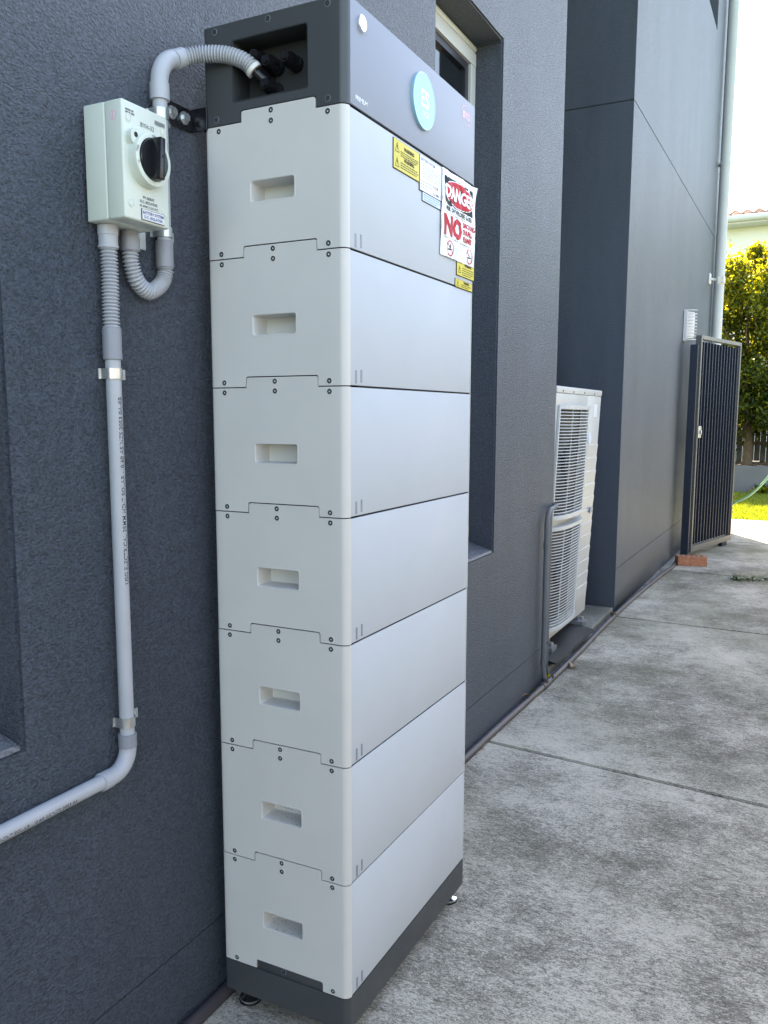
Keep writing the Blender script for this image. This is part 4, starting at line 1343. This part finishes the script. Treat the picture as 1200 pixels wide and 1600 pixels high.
# hose with the stake that carries it
hs = [(7.95, -0.05, 0.005), (7.92, -0.18, 0.07), (7.85, -0.29, 0.115 + 0.105), (7.8, -0.46, 0.33 + 0.0), (7.8, -0.571, 0.448), (7.8, -0.65, 0.56), (7.8, -0.85, 0.87), (7.8, -1.05, 1.10), (7.8, -1.15, 1.16), (7.8, -1.25, 1.05), (7.8, -1.30, 0.6), (7.82, -1.35, -0.07)]
bm = B(); tube(bm, spline(hs, 10), 0.011, 14)
tag(obj('garden_hose', bm, M['hose'], smooth=50), 'pale green garden hose sweeping up past the open gate', 'hose')
bm = B(); box(bm, 7.815, 7.865, -1.18, -1.13, GZ, 1.16, bev=0.003)
tag(obj('hose_post', bm, M['paling']), 'timber post that carries the garden hose beside the path', 'post')

# ================================================================== GARDEN
rw = empty('retaining_wall', (13.4, 0, GZ)); tag(rw, 'low grey retaining wall behind the lawn', 'wall')
for k in range(14):
    y0 = -9 + k * 1.22
    bm = B(); box(bm, 0, 0.14, y0 + 0.004, y0 + 1.216, -0.03, 0.425, bev=0.006); obj('wall_panel', bm, M['retain'], rw)
bm = B(); box(bm, 13.541, 16.3, -9, 8, -0.15, 0.27)
tag(obj('garden_bed', bm, M['soil']), kind='structure')
fn = empty('paling_fence', (16.0, 0, 0.27)); tag(fn, 'weathered paling fence in the shade behind the trees', 'fence')
bm = B(); box(bm, 0, 0.018, 0.0, 0.094, 0, 1.30); pal = mesh_of(bm, 'paling', M['paling'])
for k in range(150):
    put('paling', pal, fn, (0.02 * (k % 2), -8 + k * 0.100, random.uniform(-0.02, 0.02)))
for z in (0.3, 1.2):
    bm = B(); box(bm, 0.04, 0.08, -8, 7, z, z + 0.07); obj('fence_rail', bm, M['paling'], fn)

def tree(x, y, label, seed, top=4.3, rx=1.0, ry=1.3, zlow=1.0, n=15000, lean=0.1):
    r = random.Random(seed)
    t = empty('tree', (x, y, 0.27)); tag(t, label, 'tree', 'leafy trees behind the retaining wall')
    bm = B()
    trunk = [(0, 0, -0.03), (0.02, 0.03 * lean, 0.5), (-0.03, lean * 0.6, 1.1), (0.03, lean, 1.9), (0.0, lean * 1.3, top - 1.0)]
    tp = spline(trunk, 6)
    tube(bm, tp, [0.085 * (1 - 0.8 * i / (len(tp) - 1)) for i in range(len(tp))], 12)
    tips = []
    for k in range(26):
        b = tp[int(len(tp) * r.uniform(0.2, 0.95))] if k else tp[-1]
        a = r.uniform(0, math.tau)
        ln = r.uniform(0.5, 1.2)
        e = b + Vector((math.cos(a) * ln * rx * 0.8, math.sin(a) * ln * ry * 0.8, r.uniform(0.3, 0.9)))
        mpt = b.lerp(e, 0.5) + Vector((0, 0, -0.06))
        tube(bm, [b, mpt, e], [0.026, 0.017, 0.006], 6)
        tips.append(e)
    obj('trunk', bm, M['trunk'], t, smooth=50)
    # leaf clumps
    cl_ = []
    while len(cl_) < 200:
        u = Vector((r.gauss(0, 0.5), r.gauss(0, 0.5), r.uniform(-1, 1)))
        if math.hypot(u.x, u.y) > 1: continue
        z = zlow + (top - zlow) * (u.z * 0.5 + 0.5)
        f = (u.z * 0.5 + 0.5)
        w = (1 - abs(f - 0.45) ** 2.2 * 1.6)
        cl_.append((Vector((u.x * rx * w * 1.3, u.y * ry * w * 1.3, z - 0.27)), r.uniform(0.12, 0.30)))
    for k in range(16):
        a = r.uniform(0, math.tau)
        cl_.append((Vector((math.cos(a) * rx * r.uniform(0, .6), math.sin(a) * ry * r.uniform(0, .9), top + r.uniform(-0.35, 0.25) - 0.27)), r.uniform(0.07, 0.14)))
    vs, fs, tone = [], [], []
    for i in range(n):
        c, s = cl_[r.randrange(len(cl_))]
        p = c + Vector((r.gauss(0, s * .48), r.gauss(0, s * .48), r.gauss(0, s * .52)))
        d = Vector((r.gauss(0, 1), r.gauss(0, 1), r.gauss(0.2, 1))).normalized()
        q = d.cross(Vector((r.gauss(0, 1), r.gauss(0, 1), r.gauss(0, 1)))).normalized()
        L = r.uniform(0.055, 0.105)
        w_ = L * 0.46
        nrm = d.cross(q) * L * 0.12
        k = len(vs)
        vs += [p - d * L * .5, p + q * w_ * .5 + nrm, p + d * L * .55, p - q * w_ * .5 + nrm]
        fs += [(k, k + 1, k + 2), (k, k + 2, k + 3)]
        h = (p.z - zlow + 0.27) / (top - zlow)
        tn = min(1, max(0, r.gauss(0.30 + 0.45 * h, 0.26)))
        tone += [tn] * 4
    me = bpy.data.meshes.new('crown')
    me.from_pydata(vs, [], fs)
    me.attributes.new('tone', 'FLOAT', 'POINT').data.foreach_set('value', tone)
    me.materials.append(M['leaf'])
    put('crown', me, t)
tree(14.75, 0.02, 'yellow-green leafy tree directly beyond the downpipe and gate', 11, 3.60, 0.9, 1.0, 0.80, 52000)
tree(15.1, -1.55, 'leafy tree at the right edge of the photo behind the retaining wall', 23, 3.85, 1.0, 1.2, 0.75, 46000)
tree(15.0, 1.95, 'leafy tree mostly hidden behind the corner of the dark house', 37, 3.7, 1.0, 1.2, 1.0, 28000)
# shrubs at the wall foot
def weed(loc, n, h, label, seed, mat_='leaf', name='weed', cat='plant', group=None):
    r = random.Random(seed)
    vs, fs, tone = [], [], []
    for i in range(n):
        a = r.uniform(0, math.tau)
        base = Vector((r.gauss(0, h * .25), r.gauss(0, h * .25), 0))
        zt = r.uniform(0.2, 1) * h
        p = base + Vector((math.cos(a) * h * .35, math.sin(a) * h * .35, zt))
        d = (p - base).normalized()
        q = d.cross(Vector((r.gauss(0, 1), r.gauss(0, 1), 0.3))).normalized() * h * .12
        k = len(vs)
        mid = base.lerp(p, 0.6)
        vs += [base.lerp(p, 0.1), mid + q, p + Vector((0, 0, -h * .1)), mid - q]
        fs += [(k, k + 1, k + 2), (k, k + 2, k + 3)]
        tone += [r.random()] * 4
    me = bpy.data.meshes.new(name)
    me.from_pydata(vs, [], fs)
    me.attributes.new('tone', 'FLOAT', 'POINT').data.foreach_set('value', tone)
    me.materials.append(M[mat_])
    o = put(name, me, None, loc)
    tag(o, label, cat, group)
    return o
weed((2.43, 0.018, GZ), 26, 0.045, 'tiny green weed to the right of the thin riser pipe', 3)
weed((2.26, 0.022, GZ), 18, 0.032, 'tiny green weed to the left of the thin riser pipe', 4)
weed((13.28, -0.33, GZ), 120, 0.20, 'low green plant at the foot of the retaining wall', 6, cat='plant', name='low_plant')

# leaf litter
def leaf_mesh(seed, s):
    r = random.Random(seed)
    bm = B()
    n = 9
    top_, bot = [], []
    for k in range(n + 1):
        t = k / n
        w = math.sin(math.pi * t) ** 0.7 * s * 0.32 * (1 + r.uniform(-.15, .15))
        z = 0.12 * s * math.sin(3 * t) + 0.004
        top_.append(bm.verts.new((s * (t - .5), w, z + w * 0.7)))
        bot.append(bm.verts.new((s * (t - .5), -w, z + w * 0.5)))
    mid = [bm.verts.new((s * (k / n - .5), 0, 0.10 * s * math.sin(3 * k / n) + 0.002)) for k in range(n + 1)]
    for k in range(n):
        bm.faces.new((top_[k], top_[k + 1], mid[k + 1], mid[k])); bm.faces.new((mid[k], mid[k + 1], bot[k + 1], bot[k]))
    return mesh_of(bm, 'dead_leaf', M['deadleaf'], 80)
LM = [leaf_mesh(k, 0.05) for k in range(3)]
for (x, y, s, lb) in ((2.70, -0.035, 1.25, 'curled tan dead leaf on the path beside the ground pipe, just before the alcove'),
                      (3.80, 0.002, 0.9, 'small dead leaf by the ground pipe at the far end of the concrete ledge'),
                      (2.10, 0.012, 0.7, 'brown dead leaf against the wall, left of the riser pipe'),
                      (3.05, 0.012, 0.7, 'dead leaf on the ground pipe below the black sheet'),
                      (5.45, -0.02, 0.9, 'dead leaf at the wall foot near the loose brick')):
    o = put('dead_leaf', LM[int(x * 10) % 3], None, (x, y, GZ + (0.026 if y > -0.03 else 0.0)), (0.1, 0.1, x * 7))
    o.scale = (s, s, s)
    tag(o, lb, 'leaf', 'fallen dead leaves')
r = random.Random(9)
def litter(name, pts, mat_, label, s0, s1, cat):
    vs, fs, tone = [], [], []
    for (x, y, z) in pts:
        a = r.uniform(0, math.tau); L = r.uniform(s0, s1)
        d = Vector((math.cos(a), math.sin(a), r.uniform(-.2, .5))) * L; q = Vector((-math.sin(a), math.cos(a), r.uniform(-.4, .4))) * L * .4
        p = Vector((x, y, z)); k = len(vs)
        vs += [p - d * .5, p + q * .5, p + d * .5, p - q * .5]; fs += [(k, k + 1, k + 2), (k, k + 2, k + 3)]; tone += [r.random()] * 4
    me = bpy.data.meshes.new(name); me.from_pydata(vs, [], fs)
    me.attributes.new('tone', 'FLOAT', 'POINT').data.foreach_set('value', tone)
    me.materials.append(M[mat_]); o = put(name, me); tag(o, label, cat, None, 'stuff')
litter('leaf_litter', [(5.55 + r.gauss(0, .05), -0.50 - abs(r.gauss(0, .10)) - 0.02, GZ + r.uniform(0.004, 0.022)) for _ in range(260)] + [(5.62 + r.gauss(0, .03), -0.72 + r.gauss(0, .06), GZ + r.uniform(0.003, 0.014)) for _ in range(80)],
       'litter', 'dark green wilted leaves lying on the path near the gate', 0.02, 0.045, 'leaves')
litter('twig_debris', [(r.uniform(0.9, 6.1), 0.022 + r.uniform(-0.025, 0.012), GZ + 0.004) for _ in range(420)], 'deadleaf', 'fine dry leaf crumbs in the gap between pipe and wall', 0.006, 0.022, 'debris')
litter('path_crumbs', [(r.uniform(0.9, 6.0), -r.uniform(0.02, 1.6) ** 1.3, GZ + 0.002) for _ in range(90)], 'deadleaf', 'scattered dark crumbs on the concrete path', 0.005, 0.015, 'debris')

# ================================================================== NEIGHBOUR'S HOUSE
nh = empty('neighbour_house', (24, 0, 0)); tag(nh, 'pale rendered neighbour house with a terracotta tiled roof above the trees', 'house')
EZ = 6.05
bm = B(); box(bm, 0, 9, -12, 12, -0.15, EZ); obj('wall', bm, M['housewall'], nh)
bm = B(); box(bm, -0.62, 0.02, -12.5, 12.5, EZ + 0.001, EZ + 0.05); obj('soffit', bm, M['gutter'], nh)
bm = B(); tube(bm, [(-0.66, -12.5, EZ + 0.12), (-0.66, 12.5, EZ + 0.12)], 0.085, 12); box(bm, -0.63, -0.60, -12.5, 12.5, EZ + 0.051, EZ + 0.2)
obj('gutter', bm, M['gutter'], nh, smooth=40)
rfp = rad(15)
bm = B()
vs = [bm.verts.new(p) for p in ((-0.6, -12.5, EZ + 0.16), (-0.6, 12.5, EZ + 0.16), (4.5, 12.5, EZ + 0.16 + 5.1 * math.tan(rfp)), (4.5, -12.5, EZ + 0.16 + 5.1 * math.tan(rfp)), (9.6, 12.5, EZ + 0.16), (9.6, -12.5, EZ + 0.16))]
bm.faces.new(vs[:4]); bm.faces.new((vs[3], vs[2], vs[4], vs[5]))
rf = obj('roof', bm, M['tile'], nh)
bm = B()
n = 6
a = [bm.verts.new((0, -0.15 + 0.30 * k / n, 0.045 * math.sin(math.pi * 2 * k / n) + 0.05)) for k in range(n + 1)]
b = [bm.verts.new((0.37, -0.15 + 0.30 * k / n, 0.045 * math.sin(math.pi * 2 * k / n) + 0.02)) for k in range(n + 1)]
c = [bm.verts.new((0, -0.15 + 0.30 * k / n, 0.0)) for k in range(n + 1)]
for k in range(n):
    bm.faces.new((a[k], a[k + 1], b[k + 1], b[k])); bm.faces.new((c[k], c[k + 1], a[k + 1], a[k]))
tile_me = mesh_of(bm, 'roof_tile', M['tile'], 50)
for i in range(5):
    for j in range(48):
        d = -0.02 + i * 0.34
        put('roof_tile', tile_me, rf, (-0.62 + d * math.cos(rfp), -7 + j * 0.30, EZ + 0.17 + d * math.sin(rfp)), (0, -rfp, 0))

me_ = bpy.data.meshes.get('x')
if me_: bpy.data.meshes.remove(me_)
